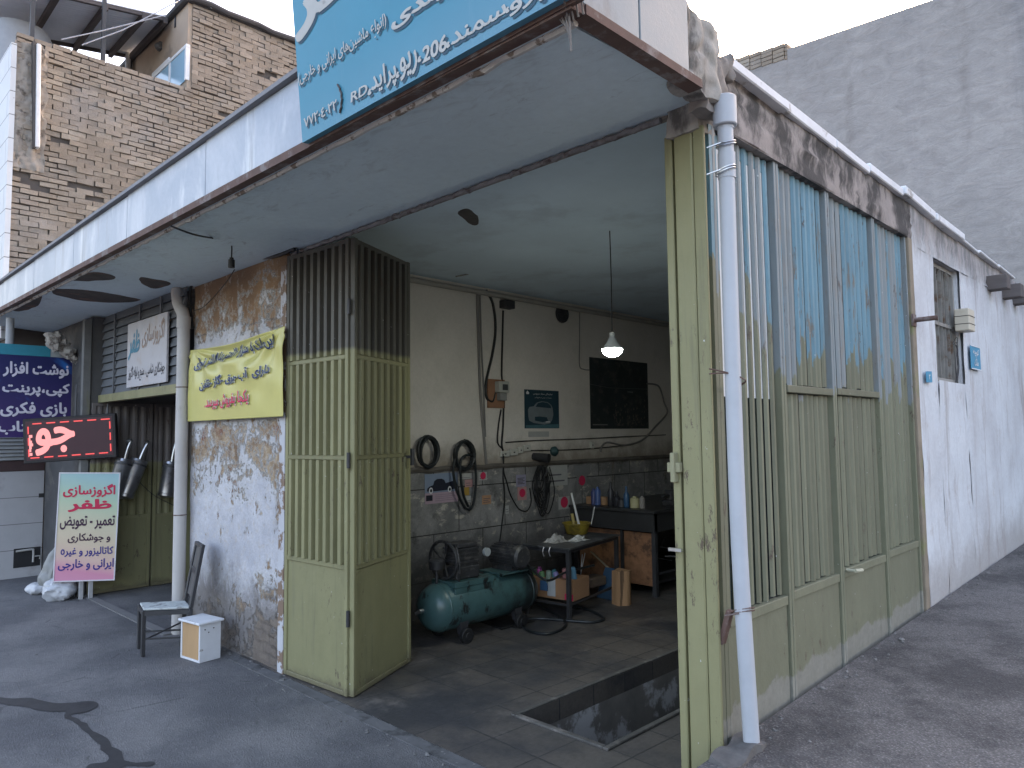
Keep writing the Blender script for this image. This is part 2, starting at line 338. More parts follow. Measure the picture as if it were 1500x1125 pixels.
def m_paint(name='gate_paint', blue=True, base=(.215,.205,.108), y0=2.6, split=None, dark=(.105,.10,.082)):
    t = NT(name, True); x = t.xyz(); z = x[2]; isl = t.island()
    green = t.vary(base, 5, .14, (1,1,.4)); green = t.mix(t.math('MULTIPLY', t.step(t.noise(3, 8, .7, (1,1,.3), (2,2,0)), .56, .7), .55), green, tuple(c*.72 for c in base))
    col = green
    if blue:
        bl = t.vary((.125,.235,.29), 7, .28, (1,1,.3)); bl = t.mix(t.step(t.noise(7, 9, .75, (2,2,.25), (1,3,5)), .54, .60), bl, (.15,.14,.12))
        bl = t.mix(t.math('MULTIPLY', t.step(isl, .60, .66), .8), bl, (.19,.195,.19))
        hz = t.math('ADD', t.math('ADD', z, t.math('MULTIPLY', t.noise(9, 6, .7, (1,1,.25)), .5)), t.math('MULTIPLY', isl, .32))
        thr = t.math('ADD', 2.40, t.math('MULTIPLY', t.math('SUBTRACT', 1, t.step(x[1], 2.7, 3.5)), .42))
        col = t.mix(t.step(t.math('SUBTRACT', hz, thr), -.01, .01), col, bl)
    if split is not None:
        hz = t.math('ADD', z, t.math('MULTIPLY', t.noise(7, 6, .7, (1,1,.3)), .06))
        col = t.mix(t.step(hz, split-.01, split+.03), col, t.vary(dark, 8, .25, (1,1,.2)))
    rust = t.math('MULTIPLY', t.step(t.noise(19, 10, .8, (1,1,.4), (7,1,2)), .57, .62), t.step(t.noise(2.3, 6, .7, (1,1,.6), (1,1,9)), .46, .56)); col = t.mix(t.math('MULTIPLY', rust, .85), col, (.075,.05,.04))
    col = t.mix(t.step(t.noise(38, 4, .6, loc=(3,9,2)), .71, .73), col, (.5,.51,.5))
    if blue:    # chalky bare strip where the sheet meets the ground
        lowz = t.math('SUBTRACT', z, t.math('MULTIPLY_ADD', x[1], .024, .385)); m = t.math('SUBTRACT', t.math('MULTIPLY', t.noise(6, 8, .7), .22), lowz)
        col = t.mix(t.math('MULTIPLY', t.step(m, .0, .02), .8), col, t.vary((.22,.215,.19), 30, .3))
    else:
        m = t.math('SUBTRACT', t.math('MULTIPLY', t.noise(5, 8, .7), .2), z); col = t.mix(t.math('MULTIPLY', t.step(m, .0, .08), .6), col, (.085,.068,.05))
    st = t.step(t.noise(11, 8, .7, (1,1,.06), (3,3,3)), .55, .70); col = t.mix(t.math('MULTIPLY', st, .35), col, (.10,.095,.07))
    col = t.mul(col, t.math('MULTIPLY_ADD', isl, .26, .87))
    return t.out(col, t.math('MULTIPLY_ADD', t.noise(7, 6), .35, .35), t.math('ADD', t.math('MULTIPLY', t.noise(35, 6, .7), .12), t.noise(3.2, 3, .5)), .35, .03, spec=.35)
def m_marble():
    t = NT('stained_marble_slabs', True); n1 = t.noise(3.2, 12, .72, dist=.5); n2 = t.noise(6, 9, .7, (1,1,1.6), (3,1,5), .4)
    col = t.mix(t.step(n1, .35, .68), (.16,.158,.155), (.31,.30,.29)); col = t.mix(t.step(n2, .55, .64), col, (.46,.42,.36)); col = t.mix(t.step(t.noise(3.3, 9, .72, loc=(8,2,1)), .56, .68), col, (.1,.095,.09))
    col = t.mix(t.math('MULTIPLY', t.step(t.noise(4, 9, .7, (1,1,.25), (1,6,1)), .6, .7), .7), col, (.16,.095,.055))
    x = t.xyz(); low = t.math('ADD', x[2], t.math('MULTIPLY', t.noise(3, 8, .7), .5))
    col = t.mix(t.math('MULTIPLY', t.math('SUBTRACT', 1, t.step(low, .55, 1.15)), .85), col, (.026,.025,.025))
    b = t.n('ShaderNodeTexBrick', offset=.5); co = t.n('ShaderNodeCombineXYZ'); t.set(co.inputs[0], x[1]); t.set(co.inputs[1], t.math('ADD', x[2], .1))
    t.t.links.new(co.outputs[0], b.inputs['Vector']); b.inputs['Scale'].default_value = 1; b.inputs['Brick Width'].default_value = .62; b.inputs['Row Height'].default_value = .42; b.inputs['Mortar Size'].default_value = .005
    col = t.mix(b.outputs['Fac'], col, (.03,.028,.026)); col = t.mul(col, t.math('MULTIPLY_ADD', t.noise(60, 4, .7), .6, .7))
    return t.out(col, .45, t.math('MULTIPLY', b.outputs['Fac'], -1), .4, .006, spec=.4)
def m_inner():
    t = NT('dingy_cream_plaster', True); col = t.mix(t.step(t.noise(1.1, 9, .6), .35, .7), (.70,.65,.59), (.60,.56,.50))
    col = t.mix(t.math('MULTIPLY', t.step(t.noise(2.4, 9, .7, loc=(2,5,1)), .56, .68), .5), col, (.56,.53,.47))
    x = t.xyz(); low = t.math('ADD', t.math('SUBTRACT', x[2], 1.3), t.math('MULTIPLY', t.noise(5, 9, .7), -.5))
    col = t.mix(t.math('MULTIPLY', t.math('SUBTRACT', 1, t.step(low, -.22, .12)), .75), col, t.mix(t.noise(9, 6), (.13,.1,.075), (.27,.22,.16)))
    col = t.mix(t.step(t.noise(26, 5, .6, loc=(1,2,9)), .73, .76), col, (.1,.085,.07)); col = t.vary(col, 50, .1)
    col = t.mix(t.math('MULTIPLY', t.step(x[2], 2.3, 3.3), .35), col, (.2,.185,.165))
    return t.out(col, .85, t.noise(12, 8, .7), .25, .008, spec=.15)
def m_side():
    t = NT('streaked_white_plaster', True); x = t.xyz(); n1 = t.noise(1.6, 10, .65); st = t.noise(8, 9, .7, (1,1,.12), dist=.4); st2 = t.noise(3.5, 9, .7, (1,1,.09), (1,4,1), .4)
    col = t.mix(t.step(n1, .35, .7), (.58,.60,.62), (.48,.485,.50)); col = t.mix(t.math('MULTIPLY', t.step(st, .52, .68), .55), col, (.33,.29,.28))
    col = t.mix(t.math('MULTIPLY', t.step(st2, .56, .66), .6), col, (.28,.245,.225))
    top = t.step(t.math('ADD', x[2], t.math('MULTIPLY', t.noise(4, 9, .75, (1,1,.5)), .5)), 2.98, 3.3)
    col = t.mix(t.math('MULTIPLY', top, .75), col, t.mix(t.step(t.noise(9, 9, .75, (1,1,.3)), .4, .6), (.11,.1,.095), (.33,.29,.27)))
    low = t.math('SUBTRACT', t.math('SUBTRACT', x[2], t.math('MULTIPLY_ADD', x[1], .024, .385)), t.math('MULTIPLY', t.noise(4, 10, .75), .7))
    col = t.mix(t.math('MULTIPLY', t.math('SUBTRACT', 1, t.step(low, -.32, .12)), .65), col, t.mix(n1, (.22,.195,.175), (.38,.35,.33)))
    col = t.mix(t.math('MULTIPLY', t.step(t.noise(6, 10, .8, loc=(9,9,1)), .57, .62), .35), col, (.40,.36,.33))
    return t.out(t.vary(col, 40, .12), .88, t.math('ADD', t.noise(9, 10, .7), t.math('MULTIPLY', t.noise(60, 6), .4)), .5, .01, spec=.15)
def m_render():
    t = NT('grey_render', True); n = t.noise(.55, 9, .6); st = t.noise(1.5, 8, .6, (1,1,.05)); tr = t.noise(5, 10, .75, (.6,1,1.2), dist=.6)
    col = t.mix(t.step(n, .35, .7), (.335,.315,.30), (.27,.256,.246)); col = t.mix(t.math('MULTIPLY', t.step(st, .5, .64), .55), col, (.2,.195,.2))
    x = t.xyz(); seam = t.math('ABSOLUTE', t.math('SUBTRACT', t.math('FRACT', t.math('ADD', t.math('MULTIPLY', x[0], .62), t.math('MULTIPLY', t.noise(1.2, 4), .1))), .5))
    col = t.mix(t.math('MULTIPLY', t.math('SUBTRACT', 1, t.step(seam, .0, .07)), t.math('MULTIPLY', t.step(t.noise(1.1, 5, .7, (1,1,.4), (3,1,1)), .42, .6), .45)), col, (.19,.175,.165))
    col = t.mul(col, t.math('MULTIPLY_ADD', tr, 1.0, .5)); col = t.mul(col, t.math('MULTIPLY_ADD', t.noise(30, 6, .7), .3, .85))
    return t.out(col, .92, tr, .6, .03, spec=.1)
def m_fascia():
    t = NT('blue_grey_marble_facing', True); n = t.noise(1.5, 9, .65, (1,1,.5), dist=1.5); v = t.noise(3.2, 8, .65, (1,1,.15), (4,1,2), 1.0)
    col = t.mix(t.step(n, .35, .68), (.30,.335,.385), (.45,.47,.50)); col = t.mix(t.math('MULTIPLY', t.step(v, .55, .68), .7), col, (.62,.63,.62))
    col = t.mix(t.math('MULTIPLY', t.step(t.noise(5, 8, .7, (1,1,.1), (8,1,2)), .56, .68), .6), col, (.22,.21,.21))
    return t.out(t.vary(col, 30, .08), .4, None, spec=.4)
def m_soffit():
    t = NT('painted_soffit', True); n = t.noise(.9, 9, .6); col = t.mix(t.step(n, .35, .7), (.62,.72,.76), (.56,.655,.695))
    col = t.mix(t.math('MULTIPLY', t.step(t.noise(2.2, 10, .72, (1,1.6,1), (1,7,2), 1), .56, .72), .5), col, (.30,.33,.35))
    col = t.mix(t.step(t.noise(9, 9, .75, (1,2,1), (4,2,2)), .7, .72), col, (.33,.33,.32))
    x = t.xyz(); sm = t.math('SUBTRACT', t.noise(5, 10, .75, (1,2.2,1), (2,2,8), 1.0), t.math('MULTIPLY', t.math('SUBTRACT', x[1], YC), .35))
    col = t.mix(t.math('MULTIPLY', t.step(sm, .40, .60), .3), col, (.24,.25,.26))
    ln = t.step(t.noise(2.6, 12, .8, (.5,2.4,1), (6,1,1), 1.4), .60, .63); col = t.mix(t.math('MULTIPLY', ln, .35), col, (.2,.2,.21))
    return t.out(t.vary(col, 20, .08), .75, t.noise(6, 9, .7), .3, .01, spec=.25)
def m_brick(name, a, b, c):
    t = NT(name, True); r = t.n('ShaderNodeValToRGB'); t.set(r.inputs[0], t.island()); e = r.color_ramp.elements
    e[0].color = (*a, 1); e[1].color = (*b, 1); q = e.new(.55); q.color = (*c, 1)
    col = t.mix(t.step(t.noise(.8, 8, .6), .45, .68), r.outputs[0], t.mix(t.noise(7, 8, .7), (.20,.18,.165), (.33,.30,.265)))
    col = t.mul(col, t.math('MULTIPLY_ADD', t.noise(2.2, 10, .7, loc=(3,1,1)), .9, .55)); col = t.mul(col, t.math('MULTIPLY_ADD', t.noise(40, 6, .7), .6, .7))
    return t.out(col, .92, t.noise(45, 6, .75), .6, .01, spec=.1)
def m_stone():
    t = NT('white_stone_cladding', True); x = t.xyz(); b = t.n('ShaderNodeTexBrick', offset=.5); co = t.n('ShaderNodeCombineXYZ'); t.set(co.inputs[0], t.math('ADD', x[0], x[1])); t.set(co.inputs[1], x[2])
    t.t.links.new(co.outputs[0], b.inputs['Vector']); b.inputs['Scale'].default_value = 1; b.inputs['Brick Width'].default_value = 1.1; b.inputs['Row Height'].default_value = .30; b.inputs['Mortar Size'].default_value = .006
    col = t.mix(b.outputs['Fac'], t.vary((.55,.56,.57), 2.5, .12), (.2,.2,.2)); return t.out(col, .5, t.math('MULTIPLY', b.outputs['Fac'], -1), .3, .006)

ASPH, FLOOR, PEEL, MARB, INNER, SIDE, REND, FASC, SOFF = m_asphalt(), m_floor(), m_peel(), m_marble(), m_inner(), m_side(), m_render(), m_fascia(), m_soffit()
BRICK = m_brick('weathered_brick', (.255,.215,.17), (.30,.26,.21), (.215,.18,.145)); STONE = m_stone()
GATEB = m_paint('gate_paint_green_over_blue', True, (.152,.155,.104)); GATEG = m_paint('folding_gate_paint', False, split=2.25, dark=(.075,.07,.058)); GREEN = m_paint('green_paint', False)
MORTAR = surf('mortar', (.085,.075,.068), .3, 8, .95, bstr=.5)
CONC = surf('rough_concrete', (.24,.215,.195), .35, 7, .95, c2=(.09,.08,.075), sc2=5, bstr=.8, bsc=25)
RUST = surf('rusty_angle_iron', (.12,.075,.062), .35, 14, .8, c2=(.2,.17,.16), sc2=9)
DARKM = surf('dark_steel', (.032,.032,.035), .3, 9, .5, spec=.5); BLACK = plain('black_rubber', (.016,.016,.017), .55)
GLASS = surf('dusty_dark_glass', (.045,.06,.07), .25, 5, .17, spec=.9, bstr=.02)
_t = GLASS.node_tree; _o = [n for n in _t.nodes if n.type == 'OUTPUT_MATERIAL'][0]; _x = _t.nodes.new('ShaderNodeMixShader'); _tr = _t.nodes.new('ShaderNodeBsdfTransparent'); _tr.inputs[0].default_value = (.9,.95,.95,1)
_x.inputs[0].default_value = .6; _t.links.new(_t.nodes['Principled BSDF'].outputs[0], _x.inputs[1]); _t.links.new(_tr.outputs[0], _x.inputs[2]); _t.links.new(_x.outputs[0], _o.inputs[0])
WHITE = plain('white_paint', (.66,.66,.67), .6)
PVC = surf('white_pvc_pipe', (.41,.43,.46), .12, 5, .4, c2=(.5,.5,.5), sc2=4, lo=.58, hi=.72, bstr=.02)
ALU = plain('bare_metal', (.5,.5,.5), .35, 1.0)

# ------------------------------------------------------------------ ground, garage floor, pit
def ground():
    xs = [-60,-30,-20,-16]+[-14+.5*i for i in range(10)]+[-9+.25*i for i in range(10)]+[-6.5,-6.2,-5.9,-5.6,XW-.1,-5.1,-4.82,-4.5,-4.1,-3.7,-3.3,-2.9,-2.6]+[-2.4,-2.1,-1.85,-1.7,-1.62,-1.59,-1.56,-1.54]+[XS-.06,-1.45]+[-1.4+.12*i for i in range(14)]+[.6,1,1.6,2.4,3.4,5,8,14,30,60]
    ys = [-60,-30,-15,-8,-5,-3,-2,-1]+[-.75+.25*i for i in range(13)]+[2.4,2.5,YF-.03,2.75,2.9]+[3.1+.25*i for i in range(27)]+[10.2,12,20,40,80]
    ys = sorted(set(ys)); xs = sorted(set(xs)); mb = MB(); idx = {}
    for j, y in enumerate(ys):
        for i, x in enumerate(xs):
            z = ground_z(x, y)
            if abs(x) < 15 and abs(y) < 15: z += .012*mnoise.noise((x*.7, y*.7, 1))*(0 if x < -1.35 else 1)
            idx[i, j] = len(mb.v); mb.v.append(Vector((x, y, z)))
    for j in range(len(ys)-1):
        for i in range(len(xs)-1):
            if XW-.15 < (xs[i]+xs[i+1])/2 < XS-.03 and YF-.05 < (ys[j]+ys[j+1])/2 < 9.7: continue
            mb.f.append((idx[i,j], idx[i+1,j], idx[i+1,j+1], idx[i,j+1]))
    o = structure(mb.build('ground', ASPH, smooth=True))
ground()
PX0, PX1, PY0, PY1 = -3.08, -2.44, 3.15, 8.4
mb = MB()
for a in ((XW-.1, PX0, YF-.04, YB), (PX1, XS-.05, YF-.04, YB), (PX0, PX1, YF-.04, PY0), (PX0, PX1, PY1, YB)): mb.box(a[0], a[1], a[2], a[3], -.12, .006)
structure(mb.build('garage_floor', FLOOR))
mb = MB()
for a in ((PX0-.03, PX0, PY0, PY1), (PX1, PX1+.03, PY0, PY1), (PX0-.03, PX1+.03, PY0-.03, PY0), (PX0-.03, PX1+.03, PY1, PY1+.03)): mb.box(*a, -1.5, -.121)
mb.box(PX0-.03, PX1+.03, PY0-.03, PY1+.03, -1.6, -1.5)
structure(mb.build('inspection_pit', surf('flaking_pit_plaster', (.19,.175,.155), .45, 4, .8, c2=(.48,.47,.46), sc2=2.3, lo=.5, hi=.57, bstr=.5)))
mb = MB()
for a in ((PX0-.035, PX0, PY0-.035, PY1), (PX1, PX1+.035, PY0-.035, PY1), (PX0, PX1, PY0-.035, PY0)): mb.box(*a, .004, .02)
structure(mb.build('pit_kerb', surf('steel_pit_edging', (.095,.09,.082), .4, 10, .6, c2=(.2,.18,.16), sc2=6), bevel=.004))
structure(MB().box(XW-.1, XS-.06, YF-.13, YF-.045, -.05, .006).build('threshold', surf('worn_threshold', (.12,.12,.122), .4, 9, .85, c2=(.06,.06,.06), sc2=6)))

def blot(name, pts, mat, dz=.004, k=6):
    P = spline([onZ(px, py, 0) for px, py in pts], k, True); P2 = []
    for i, p in enumerate(P):
        a = 6.28*i/len(P); d = Vector((mnoise.noise((p.x*9, p.y*9, 1)), mnoise.noise((p.x*9, p.y*9, 5)), 0))*.03
        q = p+d; P2.append((q.x, q.y, ground_z(q.x, q.y)+dz))
    mb = MB(); mb.add(P2, [tuple(range(len(P2)))]); return structure(mb.build(name, mat))
WET = surf('wet_asphalt', (.034,.034,.036), .5, 12, .6, spec=.3, bstr=.25, bsc=70)
blot('water_trail', [(-60,1016),(0,1022),(45,1024),(90,1031),(130,1028),(143,1034),(128,1043),(108,1047),(125,1062),(150,1080),(170,1098),(190,1118),(226,1118),(215,1124),(180,1124),(196,1150),(120,1150),(125,1122),(160,1116),(150,1098),(128,1076),(100,1052),(88,1044),(50,1040),(0,1032),(-60,1030)], WET, .004, 4)
OIL = surf('oil_stained_asphalt', (.045,.043,.042), .5, 9, .75, bstr=.5, bsc=150)

# ------------------------------------------------------------------ the workshop building
ws = thing('workshop_building', (-4, YF, 0), 'single storey car workshop with a deep grey canopy, open front and whitewashed side wall', 'building')
def part(mb, name, mat, parent=ws, **k): return mb.build(name, mat, parent, **k)
# pillar with the peeling face
def rough_face(x0, x1, z0, z1, y, nu, nv, amp):
    return lambda u, v: (x0+(x1-x0)*u, y-amp*mnoise.noise((x0+(x1-x0)*u*2.2, v*(z1-z0)*2.2, 3))-.4*amp*mnoise.noise((u*9*(x1-x0), v*9*(z1-z0), 3)), z0+(z1-z0)*v)
mb = MB().grid(rough_face(XP0, XP1-.02, -.02, ZC-.003, YF-.012, 40, 70, .012), 40, 70)
part(mb, 'pillar_facing', PEEL, smooth=True)
part(MB().box(XP0, XP1-.02, YF, YF+.28, -.05, ZC-.003), 'pillar', PEEL)
part(MB().box(XP1-.075, XP1+.005, YF-.03, YF+.03, 0, ZC-.1), 'door_jamb', surf('flaking_white_jamb', (.45,.45,.47), .15, 10, .8, c2=(.2,.14,.1), sc2=9, lo=.49, hi=.53))
# exhaust shop recess
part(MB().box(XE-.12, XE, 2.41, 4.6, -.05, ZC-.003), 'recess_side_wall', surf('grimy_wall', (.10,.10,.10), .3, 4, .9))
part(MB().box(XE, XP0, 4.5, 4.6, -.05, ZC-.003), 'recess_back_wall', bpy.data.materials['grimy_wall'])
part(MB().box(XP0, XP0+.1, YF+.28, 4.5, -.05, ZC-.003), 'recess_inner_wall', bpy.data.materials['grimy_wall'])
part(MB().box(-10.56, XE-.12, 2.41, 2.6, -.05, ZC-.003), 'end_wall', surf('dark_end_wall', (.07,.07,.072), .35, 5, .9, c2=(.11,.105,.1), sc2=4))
part(MB().box(XE-.06, XE+.02, 2.33, 2.40, 0, 2.96), 'recess_jamb', surf('weathered_jamb', (.15,.15,.145), .3, 8, .8, c2=(.16,.155,.09), sc2=4, stretch2=(1,1,.3)))
structure(MB().box(XE, XP0, 2.38, 2.46, -.02, .009).build('doorsill', surf('pale_sill', (.16,.157,.155), .25, 8)))
# soffit, beam, ceiling
def zf(x): return 2.955+.012*(-x-1.4)        # the canopy edge sags towards the corner
mb = MB(); n = 40
for i in range(n):
    x0, x1 = -10.6+(9.17*i/n), -10.6+(9.17*(i+1)/n)
    mb.hexa([(x0, YC+.05, zf(x0)-.006), (x1, YC+.05, zf(x1)-.006), (x1, YF+.02, ZC), (x0, YF+.02, ZC), (x0, YC+.05, 3.2), (x1, YC+.05, 3.2), (x1, YF+.02, 3.2), (x0, YF+.02, 3.2)])
part(mb, 'soffit', SOFF)
CEIL = surf('smoky_ceiling', (.57,.67,.74), .10, 2, .85, c2=(.49,.57,.63), sc2=1.5)
mb = MB().box(XW-.1, XS-.3, YF+.056, YB+.1, ZI, ZI+.05).box(XS-.299, XS-.10, YF+.13, YB+.1, 3.10, 3.165); part(mb, 'ceiling', CEIL)
mb = MB().box(XP1+.001, -1.64, YF+.021, YF+.055, ZC-.012, ZC+.16); part(mb, 'door_header', CONC)
def ragged(p0, p1, n, r):
    P = [Vector(p0).lerp(Vector(p1), i/n)+Vector((0, r*mnoise.noise((i*.7, 1, 1)), r*mnoise.noise((i*.9, 4, 1)))) for i in range(n+1)]; return MB().tube(P, r, 6)
part(ragged((-4.8, YF+.005, ZC-.02), (-1.66, YF+.005, ZC-.02), 90, .014), 'header_angle', surf('flaking_header', (.2,.19,.19), .4, 12, .9, c2=(.08,.06,.055), sc2=10))
part(MB().box(-10.5, XS-.45, YF+.03, YB+.2, 3.205, 3.24), 'roof_slab', CONC)
# canopy fascia: facing stones, coping, rusty angle
mb = MB(); xe = -1.36; L = [-10.6,-9.2,-7.9,-6.62,-5.35,-4.05,-2.75,xe]
for a, b in zip(L, L[1:]): mb.hexa([(a+.004, YC, zf(a)+.03), (b-.004, YC, zf(b)+.03), (b-.004, YC+.05, zf(b)+.03), (a+.004, YC+.05, zf(a)+.03), (a+.004, YC, 3.34), (b-.004, YC, 3.33), (b-.004, YC+.05, 3.33), (a+.004, YC+.05, 3.34)])
part(mb, 'fascia', FASC, bevel=.003)
mb = MB(); yy = [YC+.051, 2.02, 2.34]
for a, b in zip(yy, yy[1:]): mb.box(xe-.05, xe, a+.003, b-.003, 2.985, 3.33)
part(mb, 'end_fascia', surf('end_fascia_marble', (.20,.235,.255), .18, 2, .5, c2=(.15,.16,.17), sc2=3, stretch2=(1,1,.3)), bevel=.003)
mb = MB().hexa([(-10.6, YC-.03, 3.342), (xe+.03, YC-.03, 3.332), (xe+.03, YC+.08, 3.332), (-10.6, YC+.08, 3.342), (-10.6, YC-.03, 3.365), (xe+.03, YC-.03, 3.355), (xe+.03, YC+.08, 3.355), (-10.6, YC+.08, 3.365)])
mb.box(xe-.08, xe+.03, YC+.082, 2.37, 3.332, 3.355); part(mb, 'fascia_coping', surf('grey_coping', (.22,.22,.23), .25, 8))
mb = MB().hexa([(-10.6, YC-.006, zf(-10.6)-.012), (xe, YC-.006, zf(xe)-.012), (xe, YC+.06, zf(xe)-.004), (-10.6, YC+.06, zf(-10.6)-.004), (-10.6, YC-.006, zf(-10.6)+.028), (xe, YC-.006, zf(xe)+.028), (xe, YC+.06, zf(xe)+.028), (-10.6, YC+.06, zf(-10.6)+.028)])
mb.box(xe-.055, xe+.006, YC+.062, 2.42, 2.95, 2.983); part(mb, 'fascia_angle', RUST)
part(MB().tube([(-10.6+9.2*i/110, YC+.066, zf(-10.6+9.2*i/110)-.012+.012*mnoise.noise((i*.9, 2, 2))) for i in range(111)], .013, 6), 'mortar_bead', surf('mortar_bead', (.52,.50,.47), .3, 14, .95, c2=(.2,.16,.13), sc2=14, lo=.52, hi=.58))
# holes in the soffit
HOLE = surf('exposed_soffit', (.085,.075,.07), .5, 9, .95, c2=(.16,.1,.08), sc2=5, bstr=.9, bsc=20)
def soffit_z(x, y): a = zf(x)-.006; return a+(ZC-a)*max(0, min(1, (y-YC-.05)/(YF-YC-.03)))
for pts in ([(77,424),(100,423),(150,428),(205,439),(170,443),(120,440),(85,432)], [(106,410),(130,399),(162,402),(166,408),(135,411)], [(204,407),(220,408),(250,414),(232,422),(215,419)], [(18,452),(40,438),(60,433),(55,447),(30,455)], [(672,315),(685,306),(700,316),(696,330)]):
    inner = pts[0][0] == 672; P = []
    for q in spline([(p[0], p[1], 0) for p in pts], 5, True):
        z = ZI if inner else ZC
        for _ in range(5):
            p = onZ(q.x, q.y, z); z = ZI if inner else soffit_z(p.x, p.y)
        P.append(p+Vector((.03*mnoise.noise((p.x*8, p.y*8, 1)), .03*mnoise.noise((p.x*8, p.y*8, 7)), -.003)))
    part(MB().poly(P, (0, 0, .02)), 'soffit_hole', HOLE)
# inside walls
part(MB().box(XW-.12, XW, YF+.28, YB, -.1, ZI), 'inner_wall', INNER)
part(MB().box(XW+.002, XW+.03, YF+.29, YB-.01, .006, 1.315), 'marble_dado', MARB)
part(MB().tube([(XW+.03, 2.9+i*.1, 1.335+.012*mnoise.noise((i*.6, 3, 3))+.01*(i/60)) for i in range(67)], .028, 6), 'mortar_ledge', surf('dirty_ledge', (.13,.115,.1), .4, 9, .95))
part(MB().box(XP0+.1, XP1-.1, YF+.29, YF+.33, -.05, ZC), 'pillar_back', INNER)
part(MB().box(XW, XS-.06, YB, YB+.1, -.1, ZI), 'back_wall', surf('sooty_back_wall', (.13,.125,.12), .4, 3, .9))
part(MB().tube([(XW+.03, 2.9+i*.2, ZI-.06+.008*mnoise.noise((i, 3, 3))) for i in range(34)], .028, 8), 'ceiling_trunking', surf('trunking', (.3,.28,.25), .2, 6))
# ------------------------------------------------------------------ alley side: wall, lintel, coping, window
GY = [2.69, 3.29, 3.90, 4.60, 5.22]     # gate panels
GE = 5.30
def ztop(y): return 3.20-.016*(y-2.7)+.02*mnoise.noise((y*1.3, 7, 2))
TH = .12
def wall_face(y0, y1, z0f, z1f, nu, nv, amp=.012):
    return lambda u, v: (XS+amp*mnoise.noise(((y0+(y1-y0)*u)*2.5, v*5, 9))+amp*.4*mnoise.noise(((y0+(y1-y0)*u)*9, v*17, 9)), y0+(y1-y0)*u, z0f(y0+(y1-y0)*u)*(1-v)+z1f(y0+(y1-y0)*u)*v)
WY0, WY1, WZ0, WZ1 = 5.76, 6.49, 2.0, 2.885
zg = lambda y: alley_z(y)-.05
k = lambda c: (lambda y: c)
mb = MB()
for (a, b, zl, zh, nu, nv) in ((GE, WY0, zg, k(WZ1), 8, 40), (WY1, 10.0, zg, k(WZ1), 50, 40), (WY0, WY1, zg, k(WZ0), 10, 24), (GE, 10.0, k(WZ1), ztop, 70, 6)):
    mb.grid(wall_face(a, b, zl, zh, nu, nv), nu, nv)
part(mb, 'side_wall', SIDE, smooth=True)
mb = MB(); xb = XS-TH
mb.box(xb, XS-.02, GE, WY0, -.1, 3.06); mb.box(xb, XS-.02, WY1, 10, -.1, 3.06); mb.box(xb, XS-.02, WY0, WY1, -.1, WZ0-.005); mb.box(xb, XS-.02, WY0, WY1, WZ1+.005, 3.06); mb.box(xb-.03, xb-.005, GE, 10, 3.061, 3.1)
part(mb, 'side_wall_core', SIDE)
lint = surf('blackened_lintel', (.30,.265,.245), .3, 5, .95, c2=(.07,.065,.062), sc2=5, lo=.42, hi=.58, stretch2=(1,1,.5), bstr=.9, bsc=22)
mb = MB().grid(wall_face(2.72, GE, k(2.93), ztop, 40, 8, .018), 40, 8); mb.box(xb, XS-.03, 2.72, GE, 2.93, 3.12); mb.box(XS-.04, XS+.0, 2.72, GE, 2.925, 2.95)
part(mb, 'gate_lintel', lint, smooth=True)
mb = MB(); y = 2.76; i = 0
while y < 8.2:
    w = .5+.25*random.random(); a, b = y, y+w; t = .02*random.random(); d = .035*random.random()-.01
    za, zb = ztop(a)+.0+t, ztop(b)+t-.01; h = .045+.03*random.random() if y < 6 else .022
    mb.hexa([(XS-.16, a, za), (XS+.035+d, a, za-.012), (XS+.035+d, b-.006, zb-.012), (XS-.16, b-.006, zb), (XS-.16, a, za+h), (XS+.035+d, a, za+h-.012), (XS+.035+d, b-.006, zb+h-.012), (XS-.16, b-.006, zb+h)]); y += w
part(mb, 'wall_coping', surf('white_broken_coping', (.66,.665,.68), .15, 6, .75, c2=(.4,.38,.36), sc2=8, lo=.6, hi=.7), bevel=.006)
for yy in (7.40, 7.98, 8.45): part(MB().box(XS-.02, XS+.15, yy, yy+.14, 2.86, 2.985), 'rafter_end', surf('old_rafter', (.12,.105,.1), .3, 9, .9, stretch=(.2,1,1)) if 'old_rafter' not in bpy.data.materials else bpy.data.materials['old_rafter'], bevel=.006)
# barred window
wf = MB(); xx = XS-.075
wf.box(xx-.03, xx+.03, WY0+.001, WY0+.035, WZ0, WZ1); wf.box(xx-.03, xx+.03, WY1-.035, WY1-.001, WZ0, WZ1); wf.box(xx-.03, xx+.03, WY0+.036, WY1-.036, WZ0, WZ0+.03); wf.box(xx-.03, xx+.03, WY0+.036, WY1-.036, WZ1-.03, WZ1)
win = part(wf, 'window', surf('grey_window_paint', (.27,.26,.24), .3, 9))
MB().box(xx-.028, xx-.022, WY0+.036, WY1-.036, WZ0+.031, WZ1-.031).build('pane', surf('grimy_glass', (.16,.16,.15), .4, 6, .3, c2=(.4,.37,.28), sc2=7, stretch2=(1,1,.2)), win)
mb = MB()
for i in range(7):
    y = WY0+.09+i*.09; mb.bar((xx+.02, y, WZ0+.03), (xx+.02+.008*math.sin(i*3), y+.01*math.sin(i*5), WZ1-.03), .02, .008, (0,1,0))
mb.box(xx+.026, xx+.034, WY0+.04, WY1-.04, 2.42, 2.445); mb.build('bars', surf('rusty_bars', (.24,.23,.21), .4, 12, .8, c2=(.14,.09,.06), sc2=7), win)
mb = MB()
for i in range(5): mb.tube(spline([(xx+.045, 6.32+.02*i, 2.0), (xx+.06, 6.36+.02*i*math.sin(i), 2.12), (xx+.05, 6.40+.01*i, 2.16+.05*i), (xx+.05, 6.44-.04*i, 2.3)], 4), .003, 4)
tag(mb.build('wire_tangle', DARKM), 'thin dark wires tangled in the lower corner of the barred window', 'wire')
